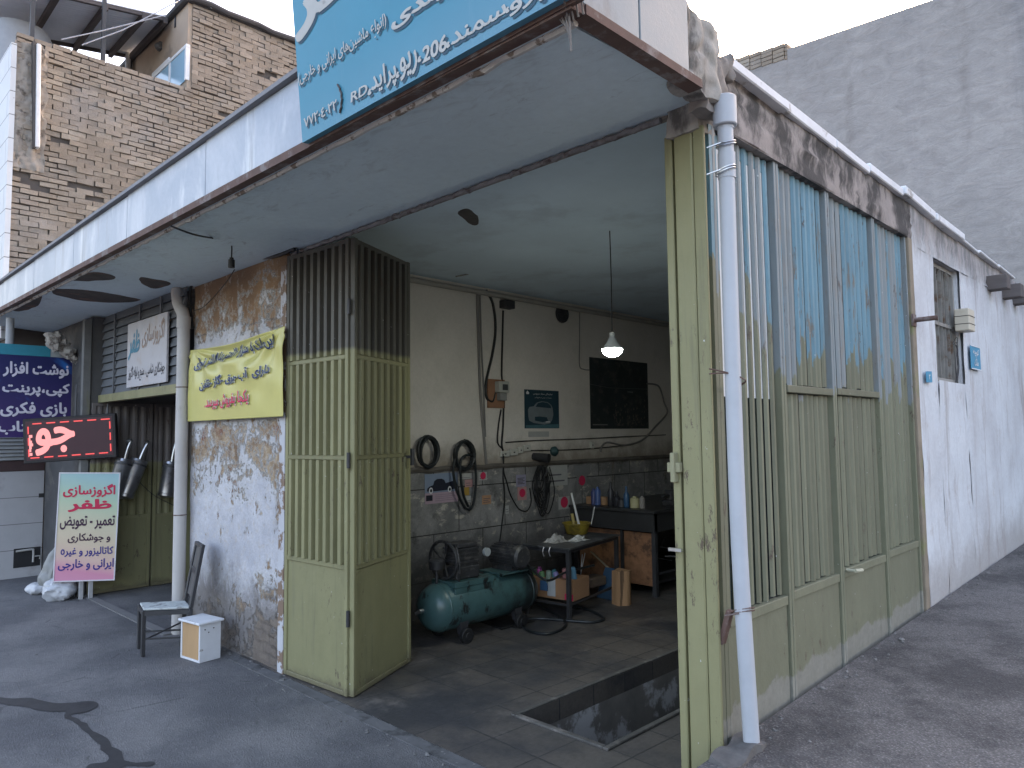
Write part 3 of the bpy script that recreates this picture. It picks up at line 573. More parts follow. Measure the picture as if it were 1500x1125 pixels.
# corner post (painted steel, with the broken concrete head)
cp = part(MB().box(-1.600, -1.515, YF, YF+.10, -.05, 2.9), 'corner_post', GREEN, bevel=.006)
part(MB().box(-1.513, -1.462, YF+.004, YF+.022, -.05, 2.9).box(-1.513, -1.49, YF+.023, YF+.10, -.05, 2.9), 'post_flange', GREEN, bevel=.004)
def lump(c, r, sq, wob=.5, n=22, m=14): return MB().ball(c, r, n, m, sq, wob)
HEAD = surf('broken_concrete', (.32,.30,.27), .35, 9, .95, c2=(.12,.11,.1), sc2=7, stretch2=(1,1,.4), bstr=1, bsc=25)
mb = MB().rough(-1.62, -1.475, YF-.012, YF+.12, 2.885, 3.16, .012, .016, 21)
mb.rough(-1.46, -1.375, 2.345, 2.60, 2.965, 3.26, .022, .014, 17)
part(mb, 'post_head', HEAD, smooth=True)
mb = MB().rough(-1.468, -1.40, 2.52, 2.70, 2.93, 3.17, .028, .014, 16); mb.ball((-1.45, 2.72, 3.16), .06, 18, 12, (1,1,.9), .9)
part(mb, 'broken_corner', CONC, smooth=True)
# ------------------------------------------------------------------ the tall side gate
sg = thing('side_gate', (XS-.03, 3.9, .45), 'tall louvred steel gate painted olive green below and flaking pale blue above, facing the alley', 'gate')
zb0 = lambda y: alley_z(y)-.07
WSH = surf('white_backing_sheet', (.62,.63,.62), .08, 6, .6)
def gatepanel(y0, y1, i):
    zl = .87+.018*(y0-2.7); zm = 1.83+.012*(y0-3); x1 = XS-.012
    lf = MB(); lf.box(x1-.04, x1, y0+.003, y0+.025, zb0(y0), 2.925); lf.box(x1-.04, x1, y1-.025, y1-.003, zb0(y1), 2.925)
    lf.box(x1-.038, x1-.003, y0+.033, y1-.033, zl, zl+.04); lf.box(x1-.036, x1-.0315, y0+.033, y1-.033, 2.86, 2.923)
    if i in (1, 2): lf.box(x1-.038, x1+.004, y0+.033, y1-.033, zm, zm+.035)
    leaf = lf.build('gate_leaf', GATEB, sg, bevel=.003)
    pb = MB(); pb.hexa([(x1-.03, y0+.033, zb0(y0)), (x1-.012, y0+.033, zb0(y0)), (x1-.012, y1-.033, zb0(y1)), (x1-.03, y1-.033, zb0(y1)), (x1-.03, y0+.033, zl-.001), (x1-.012, y0+.033, zl-.001), (x1-.012, y1-.033, zl-.001), (x1-.03, y1-.033, zl-.001)])
    pb.build('lower_panel', GATEB, leaf)
    n = (8, 9, 9, 9)[i]; w = (y1-y0-.066)/n; sb = MB()
    segs = ((zl+.041, zm-.001), (zm+.036, 2.924)) if i in (1, 2) else ((zl+.041, 2.924),)
    for q in range(n):
        c = y0+.033+w*(q+.5); j = lambda: .004*(random.random()-.5)
        for (za, zb) in segs:      # each slat is a folded channel
            hw = w*(.30 if i == 0 else .39); d = .010+j(); a = j(); b = j(); t = random.random()*.012
            P = [(-hw, 0), (-hw*.45, d), (hw*.45, d*1.0), (hw, 0)]
            vs = [(x1-.03+dx, c+dy+a, za+t) for dy, dx in P]+[(x1-.03+dx, c+dy+b, zb-t*.5) for dy, dx in P]
            sb.add(vs, [(0,1,5,4),(1,2,6,5),(2,3,7,6)])
    sb.build('slats', GATEB, leaf)
    MB().box(x1-.042, x1-.036, y0+.033, y1-.033, zl+.03, 2.92).build('pane', GLASS, leaf)
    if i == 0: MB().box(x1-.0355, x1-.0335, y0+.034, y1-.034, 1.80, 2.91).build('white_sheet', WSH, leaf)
    return leaf
leaves = [gatepanel(GY[i], GY[i+1], i) for i in range(4)]
MB().cyl((XS-.012, GY[2]+.05, .93), (XS+.03, GY[2]+.05, .93), .008, n=10).tube([(XS+.03, GY[2]+.05, .93), (XS+.035, GY[2]+.10, .925), (XS+.03, GY[2]+.15, .92)], .01).build('handle', plain('pale_handle', (.4,.4,.3), .5), leaves[2], smooth=True)
MB().box(XS-.05, XS+.004, 5.222, 5.297, zb0(5.2), 2.925).build('gate_post', surf('brown_post', (.24,.2,.15), .3, 9, .85, c2=(.2,.2,.1), sc2=3), sg, bevel=.004)
nb = MB().box(XS-.05, XS-.013, 2.668, 2.6925, .46, 2.925).box(XS-.05, XS-.015, 2.624, 2.667, .40, .87)
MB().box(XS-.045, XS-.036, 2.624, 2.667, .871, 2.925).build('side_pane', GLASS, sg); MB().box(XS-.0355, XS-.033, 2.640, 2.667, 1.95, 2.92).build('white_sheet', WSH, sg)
nb.build('gate_stile', GATEB, sg)
tag(MB().cyl((XS, 5.24, 2.37), (XS+.14, 5.27, 2.375), .016, n=10).box(XS-.0, XS+.012, 5.21, 5.28, 2.33, 2.41).build('hinge_pin', RUST), 'rusty iron pin sticking out beside the end of the blue louvres', 'hinge pin')
# ------------------------------------------------------------------ folding gate leaves of the open front
def folding_leaf(parent, a, b, flip=1):
    a, b = Vector(a), Vector(b); d = (b-a).normalized(); w = (b-a).length; nn = Vector((d.y, -d.x, 0))*flip   # nn faces the viewer
    o = lambda u, z, n=0.0: a+d*u+nn*n+Vector((0,0,z))
    def slab(mb, u0, u1, z0, z1, n0, n1): mb.hexa([o(u0,z0,n0), o(u1,z0,n0), o(u1,z0,n1), o(u0,z0,n1), o(u0,z1,n0), o(u1,z1,n0), o(u1,z1,n1), o(u0,z1,n1)])
    Z0, Z1, ZT = .80, 1.50, 2.96
    f = MB()
    slab(f, 0, .035, .015, ZT, -.035, 0); slab(f, w-.035, w, .015, ZT, -.035, 0)
    for z in (.015, Z0, Z1 if flip else 2.2, 2.16, ZT-.035): slab(f, .036, w-.036, z, z+.03, -.034, -.001)
    leaf = f.build('gate_leaf', GATEG, parent, bevel=.003)
    p = MB(); slab(p, .036, w-.036, .046, Z0-.001, -.026, -.012); p.build('lower_panel', GATEG, leaf)
    p = MB(); slab(p, .036, w-.036, Z0+.031, ZT-.036, -.032, -.026); p.build('backing_sheet', GATEG, leaf)
    s = MB(); n = 8; ww = (w-.072)/n
    for q in range(n):
        c = .036+ww*(q+.5); hw = ww*.27; dd = .034
        for za, zb in ((Z0+.031, Z1-.001), (Z1+.031, 2.159), (2.191, ZT-.036)):
            P = [(-hw, -.026), (-hw*.75, -.026+dd), (hw*.75, -.026+dd), (hw, -.026)]
            s.add([o(c+u, za, m) for u, m in P]+[o(c+u, zb, m) for u, m in P], [(0,1,5,4),(1,2,6,5),(2,3,7,6)])
    s.build('ribs', GATEG, leaf); return leaf, o
fg = thing('folding_gate', (-4.8, YF, 0), 'olive green ribbed steel folding gate standing half folded at the left of the open workshop', 'gate')
l1, o1 = folding_leaf(fg, (-4.80, 2.565, 0), (-4.07, 2.61, 0)); l2, o2 = folding_leaf(fg, (-4.035, 2.64, 0), (-4.36, 3.34, 0), 1)
mb = MB()
for z in (.5, 1.5, 2.5): mb.cyl(o1(.73+.012, z-.05), o1(.73+.012, z+.05), .012, n=10)
mb.build('hinge', DARKM, fg, smooth=True)
mb = MB().bar(o2(.70, 1.50, .0), o2(.70, 1.50, .05), .02).bar(o2(.70, 1.44, .05), o2(.70, 1.56, .05), .02); mb.build('latch', DARKM, l2)
f2 = thing('folding_gate', (-1.7, YF, 0), 'green folding gate leaf folded back edge-on against the corner post', 'gate')
f2l = MB().box(-1.648, -1.612, YF+.005, YF+.74, .015, 2.9).build('gate_leaf', GREEN, f2, bevel=.004)
MB().bar((-1.63, YF-.012, 1.45), (-1.63, YF-.012, 1.57), .035, .02).box(-1.66, -1.6, YF-.02, YF+.004, 1.49, 1.53).build('latch', surf('worn_latch', (.25,.24,.15), .3, 12), f2l, bevel=.003)
MB().bar((-1.66, YF-.02, 1.18), (-1.60, YF-.02, 1.18), .012).build('bolt', ALU, f2l)
# ------------------------------------------------------------------ louvre panel and doors of the exhaust shop
LOUV = surf('grey_louvre_paint', (.105,.112,.12), .2, 5, .6, isl=.15); DOORP = m_paint('recess_door_paint', False, split=1.42, dark=(.15,.135,.13))
lv = MB(); x = XE+.03
z = 2.14
while z < 2.95:
    lv.hexa([(XE+.03, YF-.1, z), (XP0-.03, YF-.1, z), (XP0-.03, YF-.07, z+.002), (XE+.03, YF-.07, z+.002), (XE+.03, YF-.075, z+.082), (XP0-.03, YF-.075, z+.082), (XP0-.03, YF-.06, z+.084), (XE+.03, YF-.06, z+.084)]); z += .086
lvo = part(lv, 'louvre_panel', LOUV)
mb = MB().box(XE+.02, XP0-.01, YF-.12, YF-.05, 2.055, 2.135)
MB().box(XE+.02, XP0-.01, YF-.12, YF-.05, 2.055, 2.135).build('bottom_rail', GREEN, lvo)
mb = MB()
for xx in (-8.35, -7.6, -7.05): mb.box(xx, xx+.03, YF-.112, YF-.10, 2.136, 2.98)
mb.build('stiffener', LOUV, lvo)
dg = thing('exhaust_shop_door', (XE+.04, 3, 0), 'dull green steel folding door with dark upper half, lining the left side of the recess', 'door')
for (a, b) in ((2.42, 3.04), (3.06, 3.68), (3.70, 4.3)):
    lf = MB().box(XE+.01, XE+.045, a, a+.035, .01, 2.05).box(XE+.01, XE+.045, b-.035, b, .01, 2.05).box(XE+.011, XE+.044, a+.036, b-.036, .01, .04).box(XE+.011, XE+.044, a+.036, b-.036, .78, .81).box(XE+.011, XE+.044, a+.036, b-.036, 2.02, 2.05).build('door_leaf', DOORP, dg)
    MB().box(XE+.02, XE+.034, a+.036, b-.036, .041, .779).build('lower_panel', DOORP, lf)
    mb = MB().box(XE+.014, XE+.02, a+.036, b-.036, .811, 2.019)
    for q in range(6):
        c = a+.036+(b-a-.072)*(q+.5)/6; mb.hexa([(XE+.02, c-.035, .812), (XE+.036, c-.012, .812), (XE+.036, c+.012, .812), (XE+.02, c+.035, .812), (XE+.02, c-.035, 2.018), (XE+.036, c-.012, 2.018), (XE+.036, c+.012, 2.018), (XE+.02, c+.035, 2.018)])
    mb.build('ribs', DOORP, lf)

# ------------------------------------------------------------------ brick building on the left
XB, YB0, YP = -10.6, 1.94, 4.12
bb = thing('brick_building', (XB, YB0, 0), 'weathered tan brick house behind the canopy, with rooftop room and white stone front', 'building')
mb = MB(); rnd = random.Random(3)
def bricks(mb, y0, y1, z0, z1f, seed):
    r = 0; z = z0
    while z < z1f(99):
        y = y0-(.1 if r % 2 else 0)-.02*rnd.random(); wav = 0
        while y < y1:
            w = .2+.015*rnd.random(); a, b = max(y, y0), min(y+w-.010, y1); zz = z+.014*mnoise.noise((y*.8, z*.6, seed))
            if b-a > .03 and zz+.05 < z1f((a+b)/2)+.03*mnoise.noise((y*3, 1, seed)):
                nn = mnoise.noise((y*.9, z*1.3, seed+4)); d = rnd.gauss(0, .006)+(.004 if nn > .15 else 0)
                band = abs(z-(4.95-.12*(y-2))+.1*mnoise.noise((y*2, 1, 1))) < .07 and y < 5
                if rnd.random() < (.5 if band else .015): d -= .075
                h = (.062 if nn > .12 else .050)+.008*rnd.random(); j = lambda: .012*(rnd.random()-.5)
                mb.hexa([(XB-.08, a, zz), (XB+d+j(), a+j(), zz+j()), (XB+d+j(), b+j(), zz+j()), (XB-.08, b, zz), (XB-.08, a, zz+h), (XB+d+j(), a+j(), zz+h+j()), (XB+d+j(), b+j(), zz+h+j()), (XB-.08, b, zz+h)])
            y += w
        z += .068; r += 1
bricks(mb, YB0+.02, 9.5, 3.05, lambda y: 6.78 if y == 99 else 6.70+.05*y if y < 5 else 6.78, 1)
bwall = mb.build('brick_wall', BRICK, bb)
mb = MB(); bricks(mb, YP, 9.5, 6.80, lambda y: 8.12, 7); mb.build('rooftop_room_brick', m_brick('grey_brick', (.255,.22,.185), (.305,.265,.225), (.225,.19,.155)), bb)
MB().box(XB-.3, XB-.035, YB0+.02, 9.5, -.05, 6.70).box(XB-.3, XB-.035, YP+.02, 9.5, 6.78, 8.1).build('masonry_core', MORTAR, bb)
MB().box(XB-4, XB+.03, YB0-.04, YB0+.018, 2.9, 6.62).build('stone_front', STONE, bb)
MB().box(XB-6, XB-.31, YB0+.03, 9.5, -.05, 6.6).build('house_body', MORTAR, bb)
MB().grid(lambda u, v: (XB+.012+.03*mnoise.noise((u*4, v*14, 5))+.02*mnoise.noise((u*13, v*40, 5)), YB0+.0+.36*u+.05*mnoise.noise((v*9, 3, 1))*(u > .5), 5.05+1.62*v), 16, 60).build('rubble_patch', surf('rubble_and_mud', (.26,.235,.205), .4, 9, .95, c2=(.09,.08,.07), sc2=6, bstr=1, bsc=18), bb, smooth=True)
MB().grid(lambda u, v: (XB-.4+.42*u, YB0+.005+.03*mnoise.noise((u*5, v*8, 2)), 6.2+.55*v-.12*u*v), 8, 8).build('broken_corner', CONC, bb, smooth=True)
MB().box(XB-5, XB-.02, YP-.06, YP+.0, 6.6, 8.10).build('rooftop_room_front', surf('tan_plaster', (.36,.285,.22), .16, 3, .9, c2=(.25,.2,.16), sc2=2), bb)
mb = MB().tube([(XB-5, YP-.1, 8.12)]+[(XB+.03, YP-.1, 8.12)]+[(XB+.05+.01*math.sin(i), YP+i*.25, 8.13+.015*math.sin(i*2.1)) for i in range(22)], .045, 8); mb.box(XB-5, XB+.02, YP-.08, 9.5, 8.08, 8.115); mb.build('roof_edge', surf('bitumen_edge', (.06,.06,.065), .3, 8), bb)
# rooftop window
wl, wr = onY(222, 100, YP-.07).x, onY(273.5, 100, YP-.07).x; zt = onY(272, 66, YP-.07).z; zbw = 6.9
mb = MB(); yy = YP-.085
mb.box(wl, wr, yy, yy+.06, zt-.05, zt); mb.box(wr-.05, wr, yy, yy+.06, zbw, zt-.051); mb.box(wl, wl+.05, yy, yy+.06, zbw, zt-.051); mm = wl+(wr-wl)*.55; mb.box(mm-.03, mm+.03, yy+.002, yy+.06, zbw, zt-.051); mb.box(wl+.051, mm-.031, yy+.002, yy+.06, zbw+.55, zbw+.6)
w2 = mb.build('window', WHITE, bb, bevel=.004)
MB().box(wl+.04, wr-.04, yy+.012, yy+.018, zbw, zt-.04).build('pane', surf('blue_tinted_pane', (.30,.47,.60), .06, 2, .12, spec=.8, bstr=.01), w2)
p = onY(232, 68, YP-.1); MB().ball((p.x, p.y, p.z), .06, 10, 8).box(p.x-.05, p.x+.05, p.y, p.y+.04, p.z-.05, p.z+.07).build('wall_lamp', plain('dark_lamp', (.1,.1,.1)), bb, smooth=True)
p = onY(188, 72, YP-.15); MB().cyl((p.x, p.y, 6.7), (p.x, p.y, p.z), .045, n=12).cyl((p.x, p.y, p.z-.02), (p.x, p.y, p.z+.06), .075, n=12).build('vent_pipe', plain('grey_vent', (.42,.43,.44)), bb, smooth=True)
MB().bar(onX(56, 66, XB+.07), onX(54, 217, XB+.07), .10, .05, (0,1,0)).build('downpipe', plain('white_duct', (.6,.6,.6), .7), bb, bevel=.008)
MB().bar(onX(49, 62, XB+.05), onX(50, 217, XB+.05), .09, .03, (0,1,0)).build('dark_strip', surf('dark_brown_strip', (.09,.08,.075), .3, 5), bb)  # dark strip standing next to the white downpipe, about as tall
# shaded ground-floor front of the neighbour
MB().box(XB-.01, XB+.04, YB0-.3, 2.40, -.05, 1.28).build('tiled_dado', surf('white_wall_panels', (.40,.40,.41), .12, 3, .6, c2=(.3,.29,.29), sc2=2), bb)
mb = MB()
for z in (.33, .64, .96): mb.box(XB+.04, XB+.0415, YB0-.3, 2.40, z, z+.007)
mb.build('panel_joints', plain('joint', (.13,.13,.13)), bb)
v0, v1 = onX(19, 838, XB+.042), onX(59, 816, XB+.042)
MB().box(XB+.0405, XB+.043, v0.y, v1.y, .12, .35).build('vent_opening', plain('dark_opening', (.02,.02,.022)), bb)
MB().tube(spline([(XB+.06, v0.y+.02, .32), (XB+.06, v0.y+.18, .325), (XB+.06, v0.y+.2, .3), (XB+.06, v0.y+.2, .17)], 6), .012).tube([(XB+.06, v0.y+.2, .24), (XB+.06, v0.y+.27, .24), (XB+.06, v0.y+.27, .2)], .008).build('vent_piping', plain('pale_piping', (.4,.39,.37)), bb, smooth=True)
MB().box(XB+.0405, XB+.043, onX(55, 740, XB).y, onX(75, 740, XB).y, .95, 1.0).build('vent_slot', plain('dark_opening_2', (.03,.03,.03)), bb)
MB().box(XB-.01, XB+.03, YB0-.3, 2.40, 1.285, 1.41).build('dark_band', surf('maroon_band', (.07,.045,.045), .3, 5), bb)
mb = MB()
for i in range(7): mb.hexa([(XB, YB0-.3, 1.415+i*.045), (XB+.05, YB0-.3, 1.42+i*.045), (XB+.05, 2.4, 1.42+i*.045), (XB, 2.4, 1.415+i*.045), (XB, YB0-.3, 1.458+i*.045), (XB+.03, YB0-.3, 1.457+i*.045), (XB+.03, 2.4, 1.457+i*.045), (XB, 2.4, 1.458+i*.045)])
mb.build('roller_shutter', surf('grey_shutter', (.3,.31,.31), .2, 6, .6), bb)
# rooftop shelter of corrugated sheet
rs = thing('rooftop_shelter', (XB-1.5, 3, 6.8), 'corrugated metal shelter roof on thin posts above the brick parapet', 'shelter')
P1, P2, P3, P4 = onX(-40, 36, -13), onX(190, 80, -13), onX(243, 23, -11.2), onX(100, -50, -11.2)
P4 = P1+(P3-P2)
def sheet(u, v):
    p = P1.lerp(P2, u).lerp(P4.lerp(P3, u), v); return (p.x, p.y, p.z+.022*math.sin(v*150))
MB().grid(sheet, 2, 240).build('roof_sheet', surf('grey_corrugated', (.62,.65,.70), .15, 3, .5), rs)
mb = MB()
for u in (.34, .62, .86, 1.0): mb.bar(P1.lerp(P2, u)-Vector((0,0,.07)), P4.lerp(P3, u)-Vector((0,0,.07)), .06, .09)
for v in (.02, .98): mb.bar(P1.lerp(P4, v)-Vector((0,0,.05)), P2.lerp(P3, v)-Vector((0,0,.05)), .05)
mb.build('rafters', surf('weathered_rafter', (.09,.08,.08), .3, 5), rs)
for px, py in ((46, 70), (151, 75)):
    q = onX(px, py, -11.0); MB().bar((q.x, q.y, 6.6), (q.x, q.y, q.z+.75), .05).build('post', DARKM, rs)
for u in (.5, 1): q = P1.lerp(P2, u); MB().bar((q.x, q.y, 6.6), (q.x, q.y, q.z-.05), .06).build('post', DARKM, rs)
q = onX(259, -6, -11.1); MB().bar((q.x, q.y, 7.9), (q.x, q.y, 9.2), .045).build('aerial_post', DARKM, rs)
tank = MB().lathe((XB-1.6, YB0+.35, 6.605), (0,0,1), [(0,.38),(.25,.38),(.3,.35),(.32,.42),(.85,.42),(.98,.36),(1.04,.2),(1.06,.02)], 20)
tag(tank.build('water_tank', plain('grey_tank', (.3,.31,.33)), smooth=True), 'rounded grey water tank behind the white stone corner at far left', 'tank')
mb = MB()
for pts in ([(90,58),(150,45),(243,22)], [(120,66),(180,44),(260,2)], ): mb.tube([onX(a, b, XB-.3) for a, b in pts], .008, 5)
tag(mb.build('overhead_wires', plain('pale_wire', (.4,.4,.42))), 'two thin pale wires slanting across the rooftop shelter', 'wire')

# ------------------------------------------------------------------ tall grey building behind
gb = thing('grey_building', (-2, 12.5, 0), 'tall blank grey rendered building behind the workshop, its sloping roofline against the sky', 'building')
a, b = onY(1153, 72, 12), onY(1500, -46, 12)
zL, zR = a.z, b.z; sl_ = (b.z-a.z)/(b.x-a.x); xr = 5.0  # right end carried past the view, added to keep sun off the alley
mb = MB().hexa([(a.x, 12, -.1), (xr, 12, -.1), (xr, 20, -.1), (a.x, 20, -.1), (a.x, 12, zL), (xr, 12, zL+sl_*(xr-a.x)), (xr, 20, zL+sl_*(xr-a.x)), (a.x, 20, zL)])
mb.build('rendered_wall', REND, gb)
c = onY(1040, 97, 12)
zt_ = lambda x: c.z+(onY(1150, 62, 12).z-c.z)*((x-c.x)/(a.x-c.x))-.29
mb = MB().hexa([(-9, 12.02, -.1), (a.x-.003, 12.02, -.1), (a.x-.003, 20, -.1), (-9, 20, -.1), (-9, 12.02, zt_(-9)), (a.x-.003, 12.02, zt_(a.x)), (a.x-.003, 20, zt_(a.x)), (-9, 20, zt_(-9))])
mb.build('lower_wall', REND, gb)
mb = MB(); x = -8.5
while x < a.x-.01:
    t = (x+8.5)/(a.x+8.5); z = onY(1040, 97, 12).z+(onY(1150, 62, 12).z-onY(1040, 97, 12).z)*((x-c.x)/(a.x-c.x))
    for r in range(4): mb.box(x+.004, min(x+.2, a.x-.004), 12.0+.01*random.random(), 12.3, z-.3+.072*r, z-.3+.072*r+.062)
    x += .21
mb.build('brick_parapet', BRICK, gb)
# ------------------------------------------------------------------ signs
def local_uv(o, u, v, px, py):
    n = Vector(u).cross(Vector(v)); p = onP(px, py, Vector(o), n)-Vector(o); return p.dot(Vector(u)), p.dot(Vector(v))
# big blue sign over the entrance
so_ = onY(443, 209, 1.615); su = Vector((1,0,-.004)).normalized(); sv = Vector((0,-.09,1)); sv = (sv-su*sv.dot(su)).normalized()
t = NT('blue_sign_paint'); x = t.xyz(); col = t.vary((.033,.212,.31), 2, .10); col = t.mix(t.math('MULTIPLY', t.step(t.math('ADD', t.math('MULTIPLY', x[0], .25), t.math('MULTIPLY', x[1], -1.6)), -.35, .5), .6), col, (.16,.29,.38))
col = t.mix(t.math('MULTIPLY', t.step(t.noise(5, 8, .7, (1,.15,1)), .55, .7), .25), col, (.18,.32,.41)); BLUES = t.out(col, .45, spec=.35)
sw = 1.60
sgn = board('blue_shop_sign', so_, su, sv, sw, 1.5, .03, BLUES)
tag(sgn, 'large sky blue hand-lettered shop sign with white Persian writing over the garage entrance', 'sign')
CREAM = surf('cream_lettering', (.44,.44,.42), .12, 9, .7); SHDW = plain('lettering_shadow', (.025,.07,.11))
def L(s, x0, y0, x1, y1, **k):
    a = local_uv(so_, su, sv, x0, y0); b = local_uv(so_, su, sv, x1, y1)
    lettering(sgn, s, SHDW, a[0]+.010, a[1]-.012, b[0]+.010, b[1]-.012, .002, name='lettering_shadow', **k)
    lettering(sgn, s, CREAM, a[0], a[1], b[0], b[1], .004, **k)
L('۷۷۲۰۴۰۲۲', 447, 188, 494, 145, bold=.02)
L('RD', 515, 151, 539, 122, bold=.02, shear=.1)
L('پراید', 546, 145, 580, 83, bold=.02); L('ریو', 588, 120, 611, 68, bold=.02); L('206', 620, 94, 655, 49, bold=.03, shear=.1); L('سمند', 662, 68, 742, 2, bold=.02); L('پژو', 748, 28, 800, -36, bold=.02)
for a, b in ((542,137),(583,112),(615,89),(657,68),(744,17)): L('،', a-2, b+4, a+3, b-8)
L('(انواع ماشین‌های ایرانی و خارجی)', 439, 131, 566, 18, bold=.012)
L('جلوبندی', 575, 48, 712, -75, bold=.04); L('ظفر', 434, 66, 575, -150, bold=.05)
a = local_uv(so_, su, sv, 499, 166); b = local_uv(so_, su, sv, 499, 122)
MB().tube([Vector((a[0]+.022*math.sin(math.pi*i/12)+.003*math.sin(i*4), a[1]+(b[1]-a[1])*i/12, .004)) for i in range(13)], .005, 5).build('painted_bracket', DARKM, sgn, local=True)
mb = MB()
for i in range(3): mb.box(.15+i*.6, .19+i*.6, .021, .5, -.055, -.031)
mb.box(0, sw, -.012, .02, -.05, -.031); mb.build('sign_frame', RUST, sgn, local=True)
# twisted wire where the sign is tied at the corner
mb = MB()
for i in range(4): mb.tube(spline([(-1.40+.02*i, YC+.03, 2.93), (-1.36+.015*i, YC-.05, 2.99+.02*i), (-1.39, YC-.055, 3.06-.02*i), (-1.44+.02*i, YC+.0, 2.99), (-1.40, YC+.04, 2.90-.02*i)], 6), .0035, 5)
tag(mb.build('tie_wire', surf('grey_wire', (.2,.185,.175), .3, 20)), 'twisted rusty wire tying the blue sign to the canopy corner', 'wire')

# yellow sale banner
yo = Vector((onY(280, 613, 2.55).x, 2.55, 1.80)); yw = onY(419, 600, 2.55).x-yo.x; yh = .63
def fold(u, v):
    a, b = u/yw, v/yh; f = 0
    for cx, cy, s in ((.05,.98,1),(.97,1,1)):
        ang = math.atan2(cy-b, abs(a-cx)+1e-4); r = math.hypot(a-cx, cy-b); f += .014*math.sin(ang*13+s)*max(0, 1-r*.95)*min(1, r*5)
    f += .014*math.sin((b+.9*(a-.5)**2*1.4)*13)*(1-abs(a-.5)*1.2)*b
    return .02+f+.02*math.sin(math.pi*a)*math.sin(math.pi*b)
def ytop(a): return yh*(.985+.035*a-.10*math.sin(math.pi*a)*.55)
t = NT('yellow_vinyl'); YEL = t.out(t.vary((.50,.465,.15), 4, .12), .34, t.noise(8, 6), .1, .01, spec=.5)
ban = MB().grid(lambda a, b: (a*yw+(.02*(1-b) if a < .5 else 0)*(a-.5)*2*1, b*ytop(a), fold(a*yw, b*ytop(a))), 120, 80).build('yellow_banner', YEL, None, smooth=True, local=True)
ban.matrix_world = frame_matrix(yo, (1,0,0), (0,0,1)); ban.modifiers.new('cloth', 'SOLIDIFY').thickness = .002
tag(ban, 'creased yellow banner with dark blue and red Persian lettering on the peeling pillar', 'banner')
NAVY = plain('navy_ink', (.015,.03,.11)); REDI = plain('red_ink', (.55,.03,.09)); PALE = plain('white_outline', (.66,.70,.62))
for s, m, x0, y0, x1, y1, r in (('این ملک با متراژ ۲۱۰متر بنا ۱۱۸متر تجاری', NAVY, .09, .425, .93, .525, .075), ('دارای  آب -برق -گاز -تلفن', NAVY, .17, .245, .90, .345, .055), ('یکجا بفروش میرسد.', REDI, .23, .08, .70, .20, .02)):
    wp = lambda u, v: fold(u, v)
    lettering(ban, s, PALE, x0*yw, y0, x1*yw, y1, .012, .04, warp=wp, name='lettering_outline', rise=r)
    lettering(ban, s, m, x0*yw, y0, x1*yw, y1, .019, .02, warp=wp, rise=r)

# white sign of the exhaust shop
o = Vector((onY(185, 570, 2.47).x, 2.47, 2.165)); w = onY(243, 560, 2.47).x-o.x
s3 = board('white_shop_sign', o, (1,0,0), (0,0,1), w, .64, .02, surf('faded_white_sign', (.42,.41,.42), .1, 4, .55, c2=(.40,.36,.34), sc2=3), .002)
tag(s3, 'small faded white sign with blue and black Persian script on grey louvres', 'sign')
lettering(s3, 'ظفر', plain('teal_ink', (.06,.2,.28)), .04, .27, .36, .56, .003, .03, .2)
lettering(s3, 'اگزوزسازی', plain('faded_brown_ink', (.30,.22,.17)), .42, .36, w-.05, .60, .003, 0, .2)
lettering(s3, 'جوشکاری شاسی ، منبع و لوله اگزوز', plain('black_ink', (.03,.03,.035)), .05, .05, w-.03, .21, .003, .0, .2)
# stationery sign
o = onX(-60, 640, -9.45); o = Vector((-9.45, onX(-60, 640, -9.45).y, 1.69)); y1_ = onX(104, 600, -9.45).y
t = NT('navy_printed_sheet'); x = t.xyz(); ra = t.math('SINE', t.math('MULTIPLY', t.math('ADD', t.math('MULTIPLY', x[0], .8), t.math('MULTIPLY', x[1], 1.0)), 9.0))
NAV = t.out(t.mix(t.math('MULTIPLY', t.step(ra, .86, 1.0), t.step(t.noise(2.5, 3), .42, .6)), t.mix(t.step(x[1], 0, .9), (.05,.03,.13), (.018,.022,.10)), (.03,.16,.50)), .4)
s4 = board('stationery_sign', o, (0,1,0), (0,0,1), y1_-o.y, .90, .03, NAV); tag(s4, 'dark navy printed sign with white Persian lettering in four lines, at the far left', 'sign')
LIL = plain('lilac_white_ink', (.62,.60,.68)); uu = lambda px: onX(px, 600, -9.45).y-o.y
for s, a, b, zz, h in (('نوشت افزار', 2, 99, .66, .17), ('کپی،پرینت', 2, 101, .45, .155), ('بازی فکری', 0, 98, .225, .165), ('کتاب', -2, 52, .03, .15)): lettering(s4, s, LIL, uu(a), zz, uu(b), zz+h, .003, .035)
MB().box(.0, y1_-o.y-.22, .903, 1.02, -.03, 0).build('header_strip', plain('turquoise_strip', (.03,.22,.30)), s4, local=True)
MB().box(y1_-o.y-.218, y1_-o.y+.11, .903, 1.0, -.032, -.002).build('header_end', plain('grey_strip', (.33,.37,.38)), s4, local=True)
MB().box(y1_-o.y+.03, y1_-o.y+.06, -.3, .9, -.03, .01).box(y1_-o.y+.085, y1_-o.y+.11, -.2, .9, -.03, .0).build('sign_post', plain('galvanised_post', (.3,.32,.33), .5), s4, local=True)
